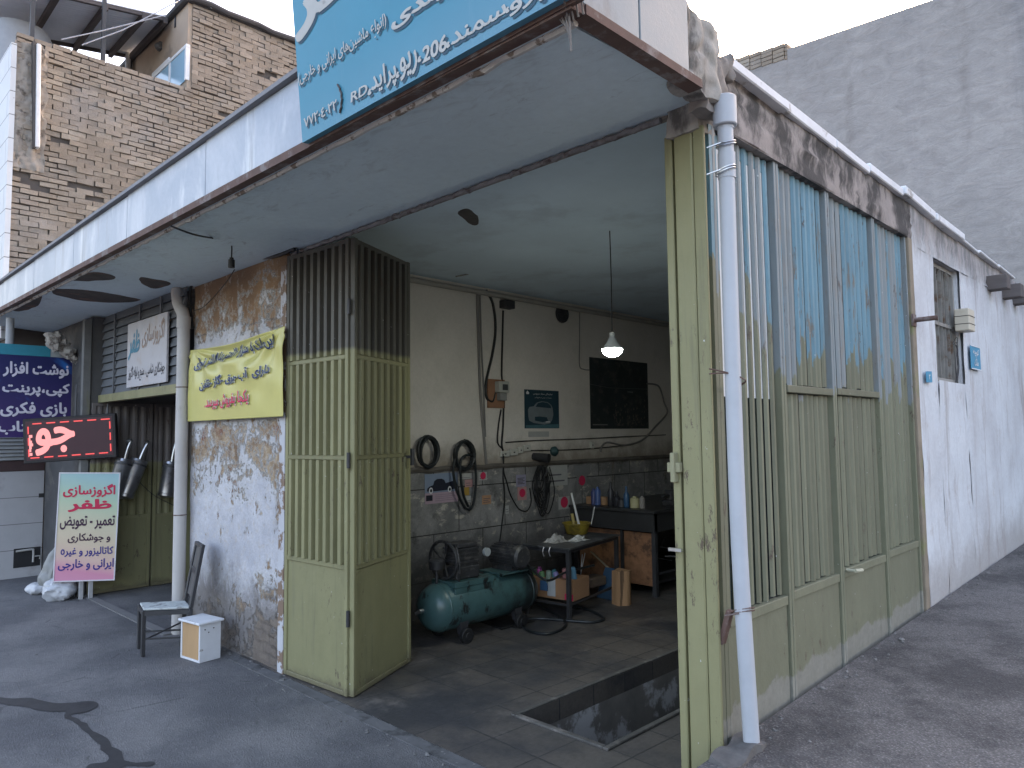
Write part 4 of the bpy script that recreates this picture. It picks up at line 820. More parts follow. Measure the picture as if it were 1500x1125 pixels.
# red LED board
c = onP(102, 642, Vector((-8.9, 2.15, 1.65)), Vector((.8,-.6,0))); uL = Vector((.62,.78,0)); vL = Vector((0,0,1)); rr = R(-3.5)
uL, vL = uL*math.cos(-rr)+vL*math.sin(-rr), vL*math.cos(-rr)-uL*math.sin(-rr)
lw, lh = .93, .475
o = c-uL*lw/2-vL*lh/2
led = board('led_sign', o, uL, vL, lw, lh, .06, surf('black_led_frame', (.018,.016,.018), .2, 8, .5), .006); tag(led, 'lit LED board with red Persian letters and a dashed red border', 'LED sign')
MB().box(.03, lw-.03, .03, lh-.03, .0005, .002).build('screen', plain('dark_led_screen', (.045,.012,.018), .5), led, local=True)
RED = glow('red_led', (1.0,.10,.10), .15); PINK = glow('pink_led', (1.0,.33,.33), .17)
def dash(*b): MB().box(*b, .003, .005).build('border_light', RED, led, local=True)
for i in range(6): a = .10+i*.137; dash(a, a+.09, lh-.065, lh-.053); dash(a-.03, a+.06, .05, .062)
for i in range(3): dash(.05, .062, .07+i*.12, .15+i*.12); dash(lw-.062, lw-.05, .07+i*.12, .15+i*.12)
lettering(led, 'جو', PINK, .12, .075, .52, .37, .004, .035, name='lit_lettering')
mb = MB()
for i, (a, b) in enumerate(((.095,.30),(.075,.27),(.09,.24),(.10,.21),(.085,.18),(.08,.15),(.09,.11))): mb.box(.062, a, b-.03, b, .003, .005)
mb.build('lit_fragment', PINK, led, local=True)
MB().bar((lw*.55, lh, -.04), (lw*.55, lh+.34, -.09), .012).bar((lw*.9, lh, -.04), (lw*.9, lh+.30, -.09), .012).build('hanging_bracket', DARKM, led, local=True)
# leaning poster board of the exhaust shop
t = NT('printed_poster'); x = t.xyz(); r = t.n('ShaderNodeValToRGB'); t.set(r.inputs[0], t.math('ADD', t.math('DIVIDE', x[1], 1.3), t.math('MULTIPLY', t.math('SUBTRACT', x[0], .35), .14)))
e = r.color_ramp.elements; e[0].position = .0; e[0].color = (.60,.27,.38,1); e[1].position = 1; e[1].color = (.25,.43,.56,1)
for p, cc in ((.06,(.60,.26,.36)),(.15,(.62,.43,.37)),(.28,(.60,.49,.36)),(.46,(.57,.53,.38)),(.63,(.42,.53,.38)),(.82,(.33,.50,.50))): q = e.new(p); q.color = (*cc, 1)
POST = t.out(t.vary(r.outputs[0], 3, .06), .4)
pc = onZ(98, 880, 0); pn = Vector((.86,-.5,0)); A = onP(77, 853, pc, pn); B_ = onP(168, 850, pc, pn); Tt = onP(75, 692, pc, pn); uP = (B_-A).normalized(); vP = Vector((0,0,1)); vP = (Tt-A); vP = (vP-uP*vP.dot(uP)).normalized()
pw, ph = (B_-A).length, (Tt-A).dot(vP)
s5 = board('poster_board', A, uP, vP, pw, ph, .015, POST, .001); tag(s5, 'tall rainbow-tinted poster board with red, black and blue Persian text standing at the shop corner', 'sign')
RDP = plain('crimson_ink', (.50,.02,.07)); BKP = plain('dark_plum_ink', (.05,.02,.045)); BLP = plain('royal_ink', (.035,.03,.20))
for s, m, a, b, z0, z1, bo in (('اگزوزسازی', RDP, .08, .93, .77, .895, .03), ('ظفر', RDP, .17, .88, .635, .755, .04), ('تعمیر - تعویض', BKP, .06, .95, .475, .60, .025), ('و جوشکاری', BKP, .2, .89, .35, .44, .025), ('کاتالیزور و غیره', BLP, .1, .95, .225, .315, .025), ('ایرانی و خارجی', BLP, .07, .97, .10, .205, .025)): lettering(s5, s, m, a*pw, z0*ph, b*pw, z1*ph, .003, bo)
mb = MB()
for z0, z1 in ((0,.012),(ph-.012, ph)): mb.box(0, pw, z0, z1, .0005, .004)
for a in (0, pw-.012): mb.box(a, a+.012, .0125, ph-.0125, .0005, .004)
mb.build('pale_border', plain('pale_border', (.6,.58,.6)), s5, local=True)
for a in (.24, .33):
    q = A+uP*a; o_ = MB().bar((q.x-.03, q.y+.03, 0), (q.x-.03, q.y+.03, A.z+.5), .035, .035).build('support_post', plain('pale_post', (.4,.4,.4))); o_.parent = s5; o_.matrix_parent_inverse = s5.matrix_world.inverted()
# street plaques on the whitewashed wall
BPL = surf('chipped_blue_enamel', (.07,.27,.42), .15, 9, .45, c2=(.5,.52,.53), sc2=7, lo=.6, hi=.62)
o = Vector((XS+.025, 6.60, 2.125)); s6 = board('street_plaque', o, (0,1,0), (0,0,1), .30, .19, .006, BPL, .002); tag(s6, 'chipped blue enamel street plaque with white lettering right of the barred window', 'plaque')
WINK = plain('white_ink', (.7,.7,.7)); lettering(s6, 'کوچه', WINK, .06, .105, .24, .165, .003, .02); lettering(s6, 'ملک', WINK, .09, .03, .21, .09, .003, .02)
mb = MB(); mb.box(.0, .30, 0, .007, .0005, .003).box(0, .30, .183, .19, .0005, .003).build('pale_border', WINK, s6, local=True)
o = Vector((XS+.025, 5.39, 1.965)); s7 = board('number_plate', o, (0,1,.05), (0,0,1), .13, .075, .004, BPL, .002); tag(s7, 'tiny bent blue house number plate beside the end of the gate', 'plaque'); lettering(s7, '۲', WINK, .05, .02, .08, .055, .003, .02)
# utility box by the window
ub = MB().box(XS-.015, XS+.085, 6.33, 6.50, 2.40, 2.57).build('meter_box', surf('cream_plastic', (.55,.50,.40), .1, 9, .5), bevel=.006); tag(ub, 'small cream plastic box fixed to the right edge of the barred window', 'utility box')
MB().box(XS-.016, XS+.087, 6.329, 6.502, 2.45, 2.455).box(XS-.016, XS+.087, 6.329, 6.502, 2.51, 2.515).build('cover_joint', DARKM, ub)

# ------------------------------------------------------------------ pipes and wires outside
xp = XS+.085
p = [onX(1061, 150, xp), onX(1063, 205, xp), onX(1072, 500, xp), onX(1083, 800, xp), onX(1101, 1088, xp)]
dp = thing('drainpipe', (xp, p[-1].y, .45), 'white plastic drainpipe wired upright to the corner of the green gate', 'drainpipe')
MB().tube([p[1]+Vector((0,0,.06))]+spline(p[1:], 8), .031, 20).build('pipe', PVC, dp, smooth=True)
MB().cyl(p[0]+Vector((0,0,.02)), p[0]-Vector((0,0,.10)), .047, n=20).build('pipe_head', PVC, dp, smooth=True, bevel=.004)
a, b = onX(1064, 225, xp), onX(1065, 262, xp); MB().cyl(a, b, .0345, n=20).build('coupling', PVC, dp, smooth=True); MB().cyl(onX(1063, 180, xp), onX(1063, 190, xp), .0335, n=20).build('coupling', PVC, dp, smooth=True)
for i, py in enumerate((213, 252, 896)):
    q = onX(1063 if py < 400 else 1090, py, xp); mb = MB()
    for k_ in range(2): mb.tube([q+Vector((.038*math.cos(t_), .038*math.sin(t_), .010*k_+.012*math.sin(t_*1.0+i))) for t_ in [6.283*j/16 for j in range(16)]], .0028, 5, True)
    mb.tube([q+Vector((0,-.04,0)), q+Vector((-.05,-.06,-.012))], .003, 5); mb.build('tie_wire', RUST if py > 400 else ALU, dp, smooth=True)
q = onX(1078, 548, xp); mb = MB()
for k_ in range(2): mb.tube(spline([q+Vector((-.06,-.10,.02*k_)), q+Vector((-.0,-.05,-.0)), q+Vector((.04,.0,-.03)), q+Vector((-.06,.07,-.045-.01*k_)), q+Vector((-.07,.12,-.04))], 5), .003, 5)
mb.build('tie_wire', RUST, dp)
MB().bar((XS-.01, 2.64, .83), (XS+.03, 2.64, .96), .03, .02).build('pipe_clip', RUST, dp)
lm = MB().rough(xp-.065, xp+.045, p[-1].y-.20, p[-1].y+.07, .28, .468, .035, .02, 9)
tag(lm.build('concrete_lump', surf('gravelly_concrete', (.115,.11,.105), .5, 12, .95, bstr=1, bsc=40), smooth=True), 'rough concrete lump cast around the foot of the white drainpipe', 'concrete lump')
# left drainpipe by the pillar
xl = -6.5-.02; yl = 2.50
dl = thing('drainpipe', (xl, yl, 0), 'old dirty cream drainpipe with an elbow at the left edge of the peeling pillar', 'drainpipe')
OLDP = surf('dirty_cream_pipe', (.44,.42,.40), .14, 5, .65, c2=(.2,.17,.14), sc2=3, lo=.54, hi=.7, stretch2=(1,1,.4)); xq = onY(266, 640, yl).x
MB().tube([(xq, yl, .0), (xq, yl, 2.62)]+spline([(xq, yl, 2.68), (xq-.03, yl, 2.76), (xq-.13, yl+.0, 2.86), (xq-.17, yl, 2.99)], 5), .052, 18).build('pipe', OLDP, dl, smooth=True)
MB().cyl((xq, yl, 2.62), (xq, yl, 2.72), .058, n=18).build('collar', OLDP, dl, smooth=True)
mb = MB()
for zz in (1.0, 2.1): mb.tube([(xq+.055*math.cos(t_), yl+.055*math.sin(t_), zz) for t_ in [6.283*j/16 for j in range(16)]], .004, 5, True)
mb.build('pipe_strap', RUST, dl)
# cables under the canopy
mb = MB().tube(spline([onZ(250, 331, 2.95), onZ(290, 345, 2.93), onY(340, 352, 2.3), onY(395, 356, 2.45), onY(432, 362, 2.56), onY(436, 372, 2.56)], 6), .006, 6)
mb.tube(spline([(XP0+.02, 2.57, 2.62), onY(280, 420, 2.56), onY(315, 398, 2.56), onY(350, 382, 2.56), onY(400, 376, 2.56), onY(432, 364, 2.56)], 6), .013, 6)
mb.tube(spline([onY(284, 455, 2.55), onY(300, 448, 2.55), onY(330, 415, 2.55), onY(350, 384, 2.55)], 5), .004, 5)
tag(mb.build('canopy_cable', BLACK, smooth=True), 'black electric cable sagging under the canopy along the top of the peeling pillar', 'cable')
q = onY(339, 392, 2.2); ls = MB().cyl((q.x, q.y, q.z), (q.x, q.y, q.z+.055), .022, n=12).cyl((q.x, q.y, q.z+.055), (q.x, q.y, q.z+.07), .014, n=12).build('lamp_socket', BLACK, smooth=True); tag(ls, 'empty black lamp socket dangling from the canopy above the yellow banner', 'lamp socket')
MB().tube([(q.x, q.y, q.z+.07), (q.x+.003, q.y, q.z+.13), (q.x, q.y, 2.99)], .005, 5).build('flex', BLACK, ls)
# post and foam at the far left
q = onX(14, 500, -9.5); MBp = MB().cyl((q.x, q.y, 2.62), (q.x, q.y, 3.0), .04, n=12).tube([(q.x, q.y, 2.63), (q.x-.02, q.y-.06, 2.6), (q.x-.05, q.y-.16, 2.62)], .03, 8)
tag(MBp.build('canopy_pipe', plain('grey_canopy_pipe', (.3,.31,.32)), smooth=True), 'short grey bent pipe under the far left end of the canopy', 'pipe')
mb = MB(); q0 = onX(75, 500, -9.35); rnd = random.Random(5)
for i in range(26):
    a = i/25; px = 74+34*a+rnd.uniform(-7, 7)*(1-a*.6); py = 497+29*a*a+rnd.uniform(-9, 9)*(1-a*.6); q = onX(px, py, -9.38+.06*rnd.random()); mb.ball(q, .035+.025*rnd.random(), 9, 7, (1,1,1), .8)
tag(mb.build('insulation_foam', surf('dirty_white_foam', (.40,.38,.35), .3, 20, .9, c2=(.14,.12,.11), sc2=16), smooth=True), 'lumpy off-white insulating foam bulging out above the navy sign', 'foam')
# ------------------------------------------------------------------ props outside
MET = surf('galvanised_muffler_steel', (.36,.36,.37), .25, 5, .32, metal=.9, c2=(.16,.15,.14), sc2=4, bstr=.05, stretch=(1,1,.3))
def muffler(name, label, a, b, c, group):
    a, b, c = (onX(*q, XE+.17) for q in (a, b, c)); d = (b-a).normalized()
    t_ = thing(name, b, label, 'muffler', group)
    MB().lathe(a, d, [(0,.05),(.004,.085),(.03,.092),(.035,.088),((b-a).length-.05,.088),((b-a).length-.045,.094),((b-a).length-.02,.094),((b-a).length-.01,.07),((b-a).length,.03)], 22).build('canister', MET, t_, smooth=True)
    MB().tube(spline([a+d*.02, a-d*.10, a-d*.2+Vector((0,.01,0)), c], 6), .021, 12).build('tail_pipe', ALU, t_, smooth=True)
    MB().cyl(a+d*.05, a+d*.07, .095, n=22).build('clamp_band', DARKM, t_, smooth=True)
G = 'silver mufflers hung on the exhaust shop door'
muffler('muffler', 'leftmost dark silver muffler, partly behind the poster and another muffler', (183,672), (167,731), (186,648), G)
muffler('muffler', 'bright silver muffler with bent tailpipe in front of the darker one', (205,673), (181,730), (213,649), G)
muffler('muffler', 'silver muffler hung alone beside the old cream drainpipe', (252,676), (243,729), (259,650), G)
mb = MB().tube(spline([onX(198, 700, XE+.1), onX(225, 725, XE+.08), onX(258, 742, XE+.08)], 6), .004, 5); tag(mb.build('hanging_wire', DARKM), 'thin wire drooping across the green door below the mufflers', 'wire')
# chair
f0 = onZ(209, 962, 0); f1 = f0+Vector((-.25,.055,0)); sd = Vector((.20,.27,0)); SL = .34; sd = sd.normalized()
ch = thing('metal_chair', f0, 'black steel chair with a worn pale seat and narrow leaning back beside the white box', 'chair')
r0, r1 = f0+sd*SL, f1+sd*SL; H = .345; up = Vector((0,0,1))
for q in (f0, f1): MB().bar(q, q+up*H, .028).build('leg', DARKM, ch, bevel=.003)
bk = Vector((-.03,.10,.47))
for q in (r0, r1): MB().bar(q-sd*.02, q+up*H, .028).build('leg', DARKM, ch, bevel=.003)
fr = MB()
for a, b in ((f0, f1), (r0, r1), (f0, r0), (f1, r1)): fr.bar(a+up*(H-.022), b+up*(H-.022), .022, .035)
fr.build('seat_frame', DARKM, ch)
mb = MB(); a, b, c, d = f0, r0, r1, f1; e = up*(H-.002); g = up*.016; mb.hexa([a+e, b+e, c+e, d+e, a+e+g, b+e+g, c+e+g, d+e+g]); mb.build('seat', surf('worn_seat', (.44,.47,.46), .2, 12, .7, c2=(.2,.2,.2), sc2=12), ch, bevel=.004)
mb = MB(); mb.bar(r0+up*H, r0+up*H+bk, .03, .022).bar(r1+up*H, r1+up*H+bk, .03, .022).bar(r0+up*H+bk*.97, r1+up*H+bk*.97, .03).bar(r0+up*H+bk*.55, r1+up*H+bk*.55, .012, .05); mb.build('backrest', DARKM, ch, bevel=.004)
MB().poly([r0+up*H+bk*.16, r1+up*H+bk*.16, r1+up*H+bk*.94, r0+up*H+bk*.94], sd*.008).build('back_panel', surf('scuffed_back_panel', (.07,.07,.072), .35, 9, .5), ch)
MB().bar(f0+up*.13, r0+up*.13, .012).bar(f1+up*.13, r1+up*.13, .012).bar(f0+up*.12, r1+up*.2, .010).build('stretcher', DARKM, ch)
# white wooden box
A, Bq, Cq = onZ(264, 963, 0), onZ(292, 972, 0), onZ(314, 966, 0); ux = (Bq-A); w_ = ux.length; ux.normalize(); uy = (Cq-Bq); uy = (uy-ux*uy.dot(ux)); dd_ = max(uy.length, .17); uy.normalize(); hh = .275
bx = thing('wooden_box', A, 'small white-painted wooden box with a raw plywood front, used as a stool by the chair', 'box')
WB = surf('scuffed_white_wood', (.60,.61,.63), .1, 8, .65, c2=(.3,.28,.25), sc2=9, lo=.64, hi=.68); PLY = surf('raw_plywood', (.42,.27,.14), .2, 4, .75, stretch=(1,1,.2))
def ob(mb, u0, u1, v0, v1, z0, z1): P = lambda u, v, z: A+ux*u+uy*v+up*z; return mb.hexa([P(u0,v0,z0), P(u1,v0,z0), P(u1,v1,z0), P(u0,v1,z0), P(u0,v0,z1), P(u1,v0,z1), P(u1,v1,z1), P(u0,v1,z1)])
mb = MB(); ob(mb, 0, .016, 0, dd_, 0, hh); ob(mb, w_-.016, w_, 0, dd_, 0, hh); ob(mb, .0165, w_-.0165, 0, dd_, 0, .016); ob(mb, .0165, w_-.0165, dd_-.01, dd_, .0165, hh); mb.build('case', WB, bx, bevel=.002)
mb = MB(); ob(mb, .0165, w_-.0165, .006, .012, .0165, hh-.001); mb.build('front_panel', PLY, bx)
mb = MB(); ob(mb, -.012, w_+.02, -.018, dd_+.015, hh+.001, hh+.017); mb.build('lid', WB, bx, bevel=.003)
mb = MB()
for v, z in ((.04, .235), (.11, .235), (.07, .21)):
    q = A+ux*(w_+.0005)+uy*v+up*z; mb.cyl(q, q+ux*.002, .005, n=8)
mb.build('nail_hole', BLACK, bx)
# white sacks by the wall
def sack(loc, r, sq, label, mat, seed, neck=None):
    c = Vector(loc); mb = MB(); n, m = 44, 32; vs = []; fs = []
    for j in range(m+1):
        t_ = math.pi*j/m
        for i in range(n):
            p = Vector((math.sin(t_)*math.cos(6.2832*i/n)*sq[0], math.sin(t_)*math.sin(6.2832*i/n)*sq[1], math.cos(t_)*sq[2]))*r
            p *= 1.1+.22*mnoise.noise((p.x*8+seed, p.y*8, p.z*8))-.30*abs(mnoise.noise((p.x*15, p.y*15+seed, p.z*11)))-.12*abs(mnoise.noise((p.x*40, p.y*40+seed, p.z*30)))
            p.z = max(p.z, -r*sq[2]*.8)
            if neck and p.z > 0: p += Vector(neck)*(p.z/(r*sq[2]))**1.5
            vs.append(c+p+Vector((0,0,r*sq[2]*.8)))
    for j in range(m):
        for i in range(n): fs.append((j*n+i, (j+1)*n+i, (j+1)*n+(i+1) % n, j*n+(i+1) % n))
    mb.add(vs, fs); return tag(mb.build('plastic_sack', mat, smooth=True), label, 'sack')
SACK = surf('crumpled_white_plastic', (.42,.43,.45), .15, 9, .4, spec=.5); SACKB = surf('grey_white_plastic', (.24,.24,.23), .2, 9, .5)
q = onZ(70, 869, 0); sack((q.x, q.y+.05, 0), .17, (.8,.8,1.35), 'taller crumpled grey-white plastic sack leaning behind the poster board', SACKB, 1, (.02,.1,.12))
q = onZ(84, 878, 0); sack((q.x, q.y+.02, 0), .16, (1,1,.75), 'low white plastic bag slumped on the ground below the poster board', SACK, 5)
q = onZ(58, 868, 0); sack((q.x, q.y, 0), .12, (1.2,1,.5), 'small white plastic bag lying left of the taller sack', SACK, 9)

# ------------------------------------------------------------------ inside the workshop: lamp
lp = onY(897, 512, 4.3)
lb = thing('pendant_bulb', (lp.x, lp.y, lp.z), 'lit white LED bulb hanging on a thin flex in the workshop', 'lamp')
MB().lathe((lp.x, lp.y, lp.z-.055), (0,0,1), [(0,.012),(.008,.04),(.028,.066),(.055,.075),(.058,.074)], 22).build('diffuser', glow('lit_diffuser', (.95,1,.90), 28), lb, smooth=True)
MB().lathe((lp.x, lp.y, lp.z+.004), (0,0,1), [(0,.072),(.02,.062),(.055,.036),(.08,.024),(.085,.02),(.12,.02)], 20).build('housing', plain('white_housing', (.5,.52,.5)), lb, smooth=True)
MB().tube([(lp.x, lp.y, lp.z+.12), (lp.x+.004, lp.y, lp.z+.5), (lp.x, lp.y, ZI)], .004, 6).build('flex', BLACK, lb)

# ------------------------------------------------------------------ on the inner wall
XI = XW+.001; XD = XW+.031
wy = lambda px, py, x=XI: onX(px, py, x)
def wallpaper(name, px, label, cat, mat, x=XI, t_=.003, group=None):     # sheet on the wall from its four pixel corners
    a, b, c, d = [onX(*q, x) for q in px]; y0, y1 = (a.y+d.y)/2, (b.y+c.y)/2; z0, z1 = (c.z+d.z)/2, (a.z+b.z)/2
    o = board(name, Vector((x+t_, y0, z0)), (0,1,0), (0,0,1), y1-y0, z1-z0, t_-.0005, mat); tag(o, label, cat, group); o['w'] = y1-y0; o['h'] = z1-z0; return o, y1-y0, z1-z0
def flat(parent, name, mat, outline, off=.002, w=1, h=1):
    MB().poly([(a*w, b*h, off) for a, b in outline], (0,0,.0012)).build(name, mat, parent, local=True)
PINKP = plain('faded_pink_print', (.42,.31,.36)); SKYP = plain('grey_blue_print', (.22,.27,.36)); INK = plain('print_black', (.015,.017,.03))
o, w, h = wallpaper('vintage_car_poster', ((621,697),(669,690),(671,733),(623,740)), 'poster of a black vintage car over pale pink print, on the marble slabs at left', 'poster', SKYP, XD)
flat(o, 'lower_print', PINKP, [(0,0),(1,0),(1,.36),(0,.36)], .001, w, h)
flat(o, 'printed_car', INK, [(.06,.42),(.07,.52),(.13,.58),(.24,.62),(.28,.76),(.36,.82),(.50,.82),(.58,.77),(.62,.66),(.84,.72),(.95,.68),(.99,.56),(.98,.46),(.84,.43),(.30,.41)], .003, w, h)
for c_ in (.17, .74):
    for r_, m_, of in ((.085, WHITE, .005), (.045, INK, .0065)): flat(o, 'printed_wheel', m_, [(c_+r_*math.cos(t_)*h/w*1.0, .44+r_*math.sin(t_)*1.25) for t_ in [6.283*i/16 for i in range(16)]], of, w, h)
flat(o, 'printed_photo', INK, [(.03,.1),(.22,.1),(.22,.29),(.03,.29)], .003, w, h)
for i in range(4): flat(o, 'print_line', plain('grey_print_%d' % i, (.25,.2,.25)), [(.3,.08+i*.065),(.92-.1*(i % 2),.08+i*.065),(.92-.1*(i % 2),.095+i*.065),(.3,.095+i*.065)], .003, w, h)
TEALP = surf('dark_teal_print', (.025,.055,.075), .2, 5, .4); SILV = surf('silver_print', (.19,.22,.235), .25, 12, .5)
o, w, h = wallpaper('silver_car_poster', ((767,569),(818,574),(819,628),(769,627)), 'dark teal poster of a silver car hanging on the cream wall', 'poster', TEALP)
flat(o, 'printed_car', SILV, [(.10,.30),(.09,.48),(.13,.55),(.25,.57),(.34,.67),(.48,.71),(.66,.69),(.76,.62),(.80,.54),(.82,.36),(.78,.22),(.72,.13),(.55,.10),(.25,.14),(.12,.20)], .003, w, h)
flat(o, 'printed_windscreen', TEALP, [(.30,.56),(.37,.655),(.5,.69),(.65,.67),(.74,.60),(.76,.53),(.5,.545)], .005, w, h)
flat(o, 'printed_grille', TEALP, [(.28,.20),(.28,.30),(.42,.31),(.62,.29),(.66,.20),(.5,.16)], .005, w, h); flat(o, 'printed_headlight', WHITE, [(.58,.155),(.72,.16),(.70,.185),(.6,.18)], .006, w, h)
flat(o, 'printed_floor', surf('teal_floor_print', (.08,.17,.2), .3, 9), [(.02,.01),(.98,.01),(.98,.11),(.02,.08)], .0025, w, h)
lettering(o, 'نمایندگی مجاز سرویس', WINK, .24*w, .87*h, .8*w, .93*h, .004, 0); lettering(o, 'خدمات پس از فروش', WINK, .28*w, .78*h, .78*w, .82*h, .004, 0)
flat(o, 'emblem', WINK, [(.05,.88),(.11,.88),(.13,.91),(.08,.97),(.04,.92)], .004, w, h)
DKP = surf('faded_dark_print', (.032,.04,.042), .5, 4, .35, c2=(.075,.075,.07), sc2=7)
o, w, h = wallpaper('dark_poster', ((863,523),(948,532),(950,628),(865,628)), 'large dark faded poster behind the hanging bulb', 'poster', DKP)
flat(o, 'print_line', plain('pale_print', (.2,.2,.19)), [(.03,.05),(.27,.05),(.27,.065),(.03,.065)], .003, w, h); flat(o, 'print_highlight', plain('pale_print_2', (.16,.17,.17)), [(.62,.535),(.72,.53),(.72,.55),(.62,.55)], .003, w, h)
mb = MB(); rnd = random.Random(11)
for i in range(70): a, b = .36+.56*rnd.random(), .04+.22*rnd.random()*rnd.random()*2; s_ = .006+.012*rnd.random(); mb.poly([(a*w, b*h, .002), (a*w+s_*2, b*h+s_*.4, .002), (a*w+s_, b*h+s_*2.4, .002)], (0,0,.001))
mb.build('printed_crowd', plain('warm_grey_print', (.13,.115,.1)), o, local=True)['kind'] = 'stuff'
mb = MB().tube([(0,h*.62,.003),(w*.3,h*.585,.003),(w,h*.6,.003)], .003, 4); mb.build('fold_crease', plain('crease', (.12,.13,.13)), o, local=True)
cols = {'white': (.42,.42,.40), 'pink': (.45,.26,.25), 'orange': (.42,.24,.14), 'ochre': (.38,.24,.05), 'grey': (.22,.22,.22), 'lilac': (.3,.28,.38)}
PM = {k_: plain('paper_'+k_, v) for k_, v in cols.items()}
def note(label, x0, y0, x1, y1, cname, lines=3, mark=None):
    o, w, h = wallpaper('paper_notice', ((x0,y0),(x1,y0-1),(x1,y1-1),(x0,y1)), label, 'notice', PM[cname], XD)
    mb = MB()
    for i in range(lines): mb.box(w*.12, w*(.85-.15*(i % 2)), h*(.2+.6*i/max(lines, 1)), h*(.2+.6*i/max(lines, 1))+h*.07, .001, .002)
    if lines: mb.build('print_line', plain('dull_ink', (.12,.11,.13)) if 'dull_ink' not in bpy.data.materials else bpy.data.materials['dull_ink'], o, local=True)
    if mark: flat(o, 'printed_mark', mark, [(.5+.33*math.cos(t_), .55+.33*math.sin(t_)*w/h) for t_ in [6.283*i/18 for i in range(18)]], .003, w, h)
note('white and red slip pinned right of the long hose coil', 701, 692, 713, 704, 'white', 2, REDI)
note('peach paper square below the red and white slip', 706, 726, 719, 739, 'orange')
note('small green-white label inside the long hose coil', 672, 694, 691, 702, 'white', 1)
note('salmon label inside the long hose coil', 681, 703, 692, 714, 'pink', 2)
note('ochre label low inside the long hose coil', 680, 714, 687, 726, 'ochre', 0)
note('pale label at the bottom of the long hose coil', 681, 727, 690, 736, 'white', 1)
note('lilac printed leaflet with dark lines above the pink one', 756, 696, 770, 713, 'lilac', 5)
note('pink and white leaflet with a red emblem', 758, 714, 771, 733, 'pink', 0, REDI)
note('large pale calendar sheet behind the tangled black leads', 800, 682, 831, 712, 'white', 2)
note('small grey notice left of the dark frame', 845, 698, 859, 712, 'grey', 2, REDI)
note('white sign with a round red mark above the workbench', 818, 728, 834, 746, 'white', 0, REDI)
note('white scrap stuck low on the slabs left of the table', 740, 741, 745, 753, 'white', 2)
note('dark framed sheet beside the grey notice', 841, 682, 864, 696, 'grey', 0)
o, w, h = wallpaper('paper_notice', ((774,632),(804,632),(804,640),(774,640)), 'cream strip below the silver car poster with two dark marks', 'notice', PM['white'], XI)
# electricity meter, breaker, fan plate, sockets
a, b = wy(713, 555), wy(738, 598)
mt = thing('electricity_meter', (XI, a.y, b.z), 'pale electricity meter on a brown wooden backboard', 'electricity meter')
MB().box(XI, XI+.02, a.y, b.y, b.z, a.z).build('backboard', surf('brown_board', (.30,.16,.095), .2, 5, .7), mt, bevel=.002)
c, d = wy(722, 559), wy(737, 583); MB().box(XI+.021, XI+.10, c.y, d.y, d.z+.05, c.z).build('meter_case', plain('pale_meter', (.42,.42,.38)), mt, bevel=.008)
MB().box(XI+.1005, XI+.103, c.y+.04, d.y-.03, c.z-.09, c.z-.03).build('display', plain('dark_display', (.05,.055,.06)), mt); MB().box(XI+.021, XI+.08, c.y+.03, d.y-.02, d.z-.03, d.z+.048).build('terminal_cover', plain('grey_cover', (.26,.26,.25)), mt, bevel=.004)
a, b = wy(731, 440), wy(746, 454); q = MB().box(XI, XI+.09, a.y, b.y, b.z, a.z).box(XI+.0905, XI+.10, a.y+.02, b.y-.02, b.z+.015, a.z-.015).build('junction_box', DARKM, bevel=.006); tag(q, 'black junction box high on the inner wall', 'junction box')
q = wy(822, 460); f = MB().lathe((XI, q.y, q.z), (1,0,0), [(0,.10),(.01,.105),(.03,.10),(.032,.085),(.02,.08)], 24).cyl((XI, q.y, q.z), (XI+.03, q.y, q.z), .03, n=14)
for i in range(6): f.bar((XI+.028, q.y+.08*math.cos(i*1.047), q.z+.08*math.sin(i*1.047)), (XI+.028, q.y, q.z), .008)
tag(f.build('vent_grille', DARKM, smooth=True), 'round dark vent high on the inner wall', 'vent')
for (x0, y0, x1, y1, lab) in ((731,661,744,669,'leftmost white wall socket, with a black plug in it'), (745,658,756,667,'second white wall socket from the left'), (757,655,764,664,'white wall switch between two sockets'), (765,652,775,661,'rightmost white wall socket of the row'), (863,647,868,657,'small blue-white switch further right on the inner wall')):
    a, b = wy(x0, y0), wy(x1, y1); s_ = MB().box(XI, XI+.03, a.y, b.y, b.z, a.z).build('wall_socket', plain('dirty_white_plastic', (.5,.49,.44)), bevel=.005); tag(s_, lab, 'socket')
    MB().box(XI+.0302, XI+.032, a.y*.6+b.y*.4, a.y*.4+b.y*.6, b.z*.6+a.z*.4, b.z*.4+a.z*.6).build('socket_face', DARKM, s_)
q = wy(810, 661); tag(MB().lathe((XI, q.y, q.z), (1,0,0), [(0,.05),(.03,.055),(.06,.03),(.07,.01)], 14).build('round_fitting', plain('dark_teal_plastic', (.03,.07,.075)), smooth=True), 'dark teal round fitting right of the sockets', 'fitting')
q = wy(784, 671); tag(MB().cyl((XI, q.y-.03, q.z+.02), (XI+.18, q.y+.02, q.z), .04, .05, 14).build('air_gun', DARKM, smooth=True), 'black nozzle hanging below the sockets', 'nozzle')
def cable(label, pts, r, mat=BLACK, x=XI+.012, nm='wall_cable', k_=6):
    return tag(MB().tube(spline([onX(a, b, x+(c if c else 0)) for a, b, c in [(p_+(0,))[:3] for p_ in pts]], k_), r, 6).build(nm, mat, smooth=True), label, 'cable')
GREYC = plain('grey_conduit', (.2,.19,.18))
cable('straight grey conduit running down the inner wall to the slabs', [(699,424),(701,500),(704,580),(713,686)], .014, GREYC)
cable('second thin conduit beside the straight grey one', [(703,424),(705,500),(708,560),(711,640)], .009, GREYC)
cable('thick black cable curving from the ceiling to the meter board', [(712,425),(722,445),(726,480),(722,515),(712,560),(713,582),(721,588),(725,575)], .014)
cable('black cable dropping from the junction box to the sockets', [(737,455),(736,500),(735,550),(738,575),(737,620),(735,650),(737,660)], .010)
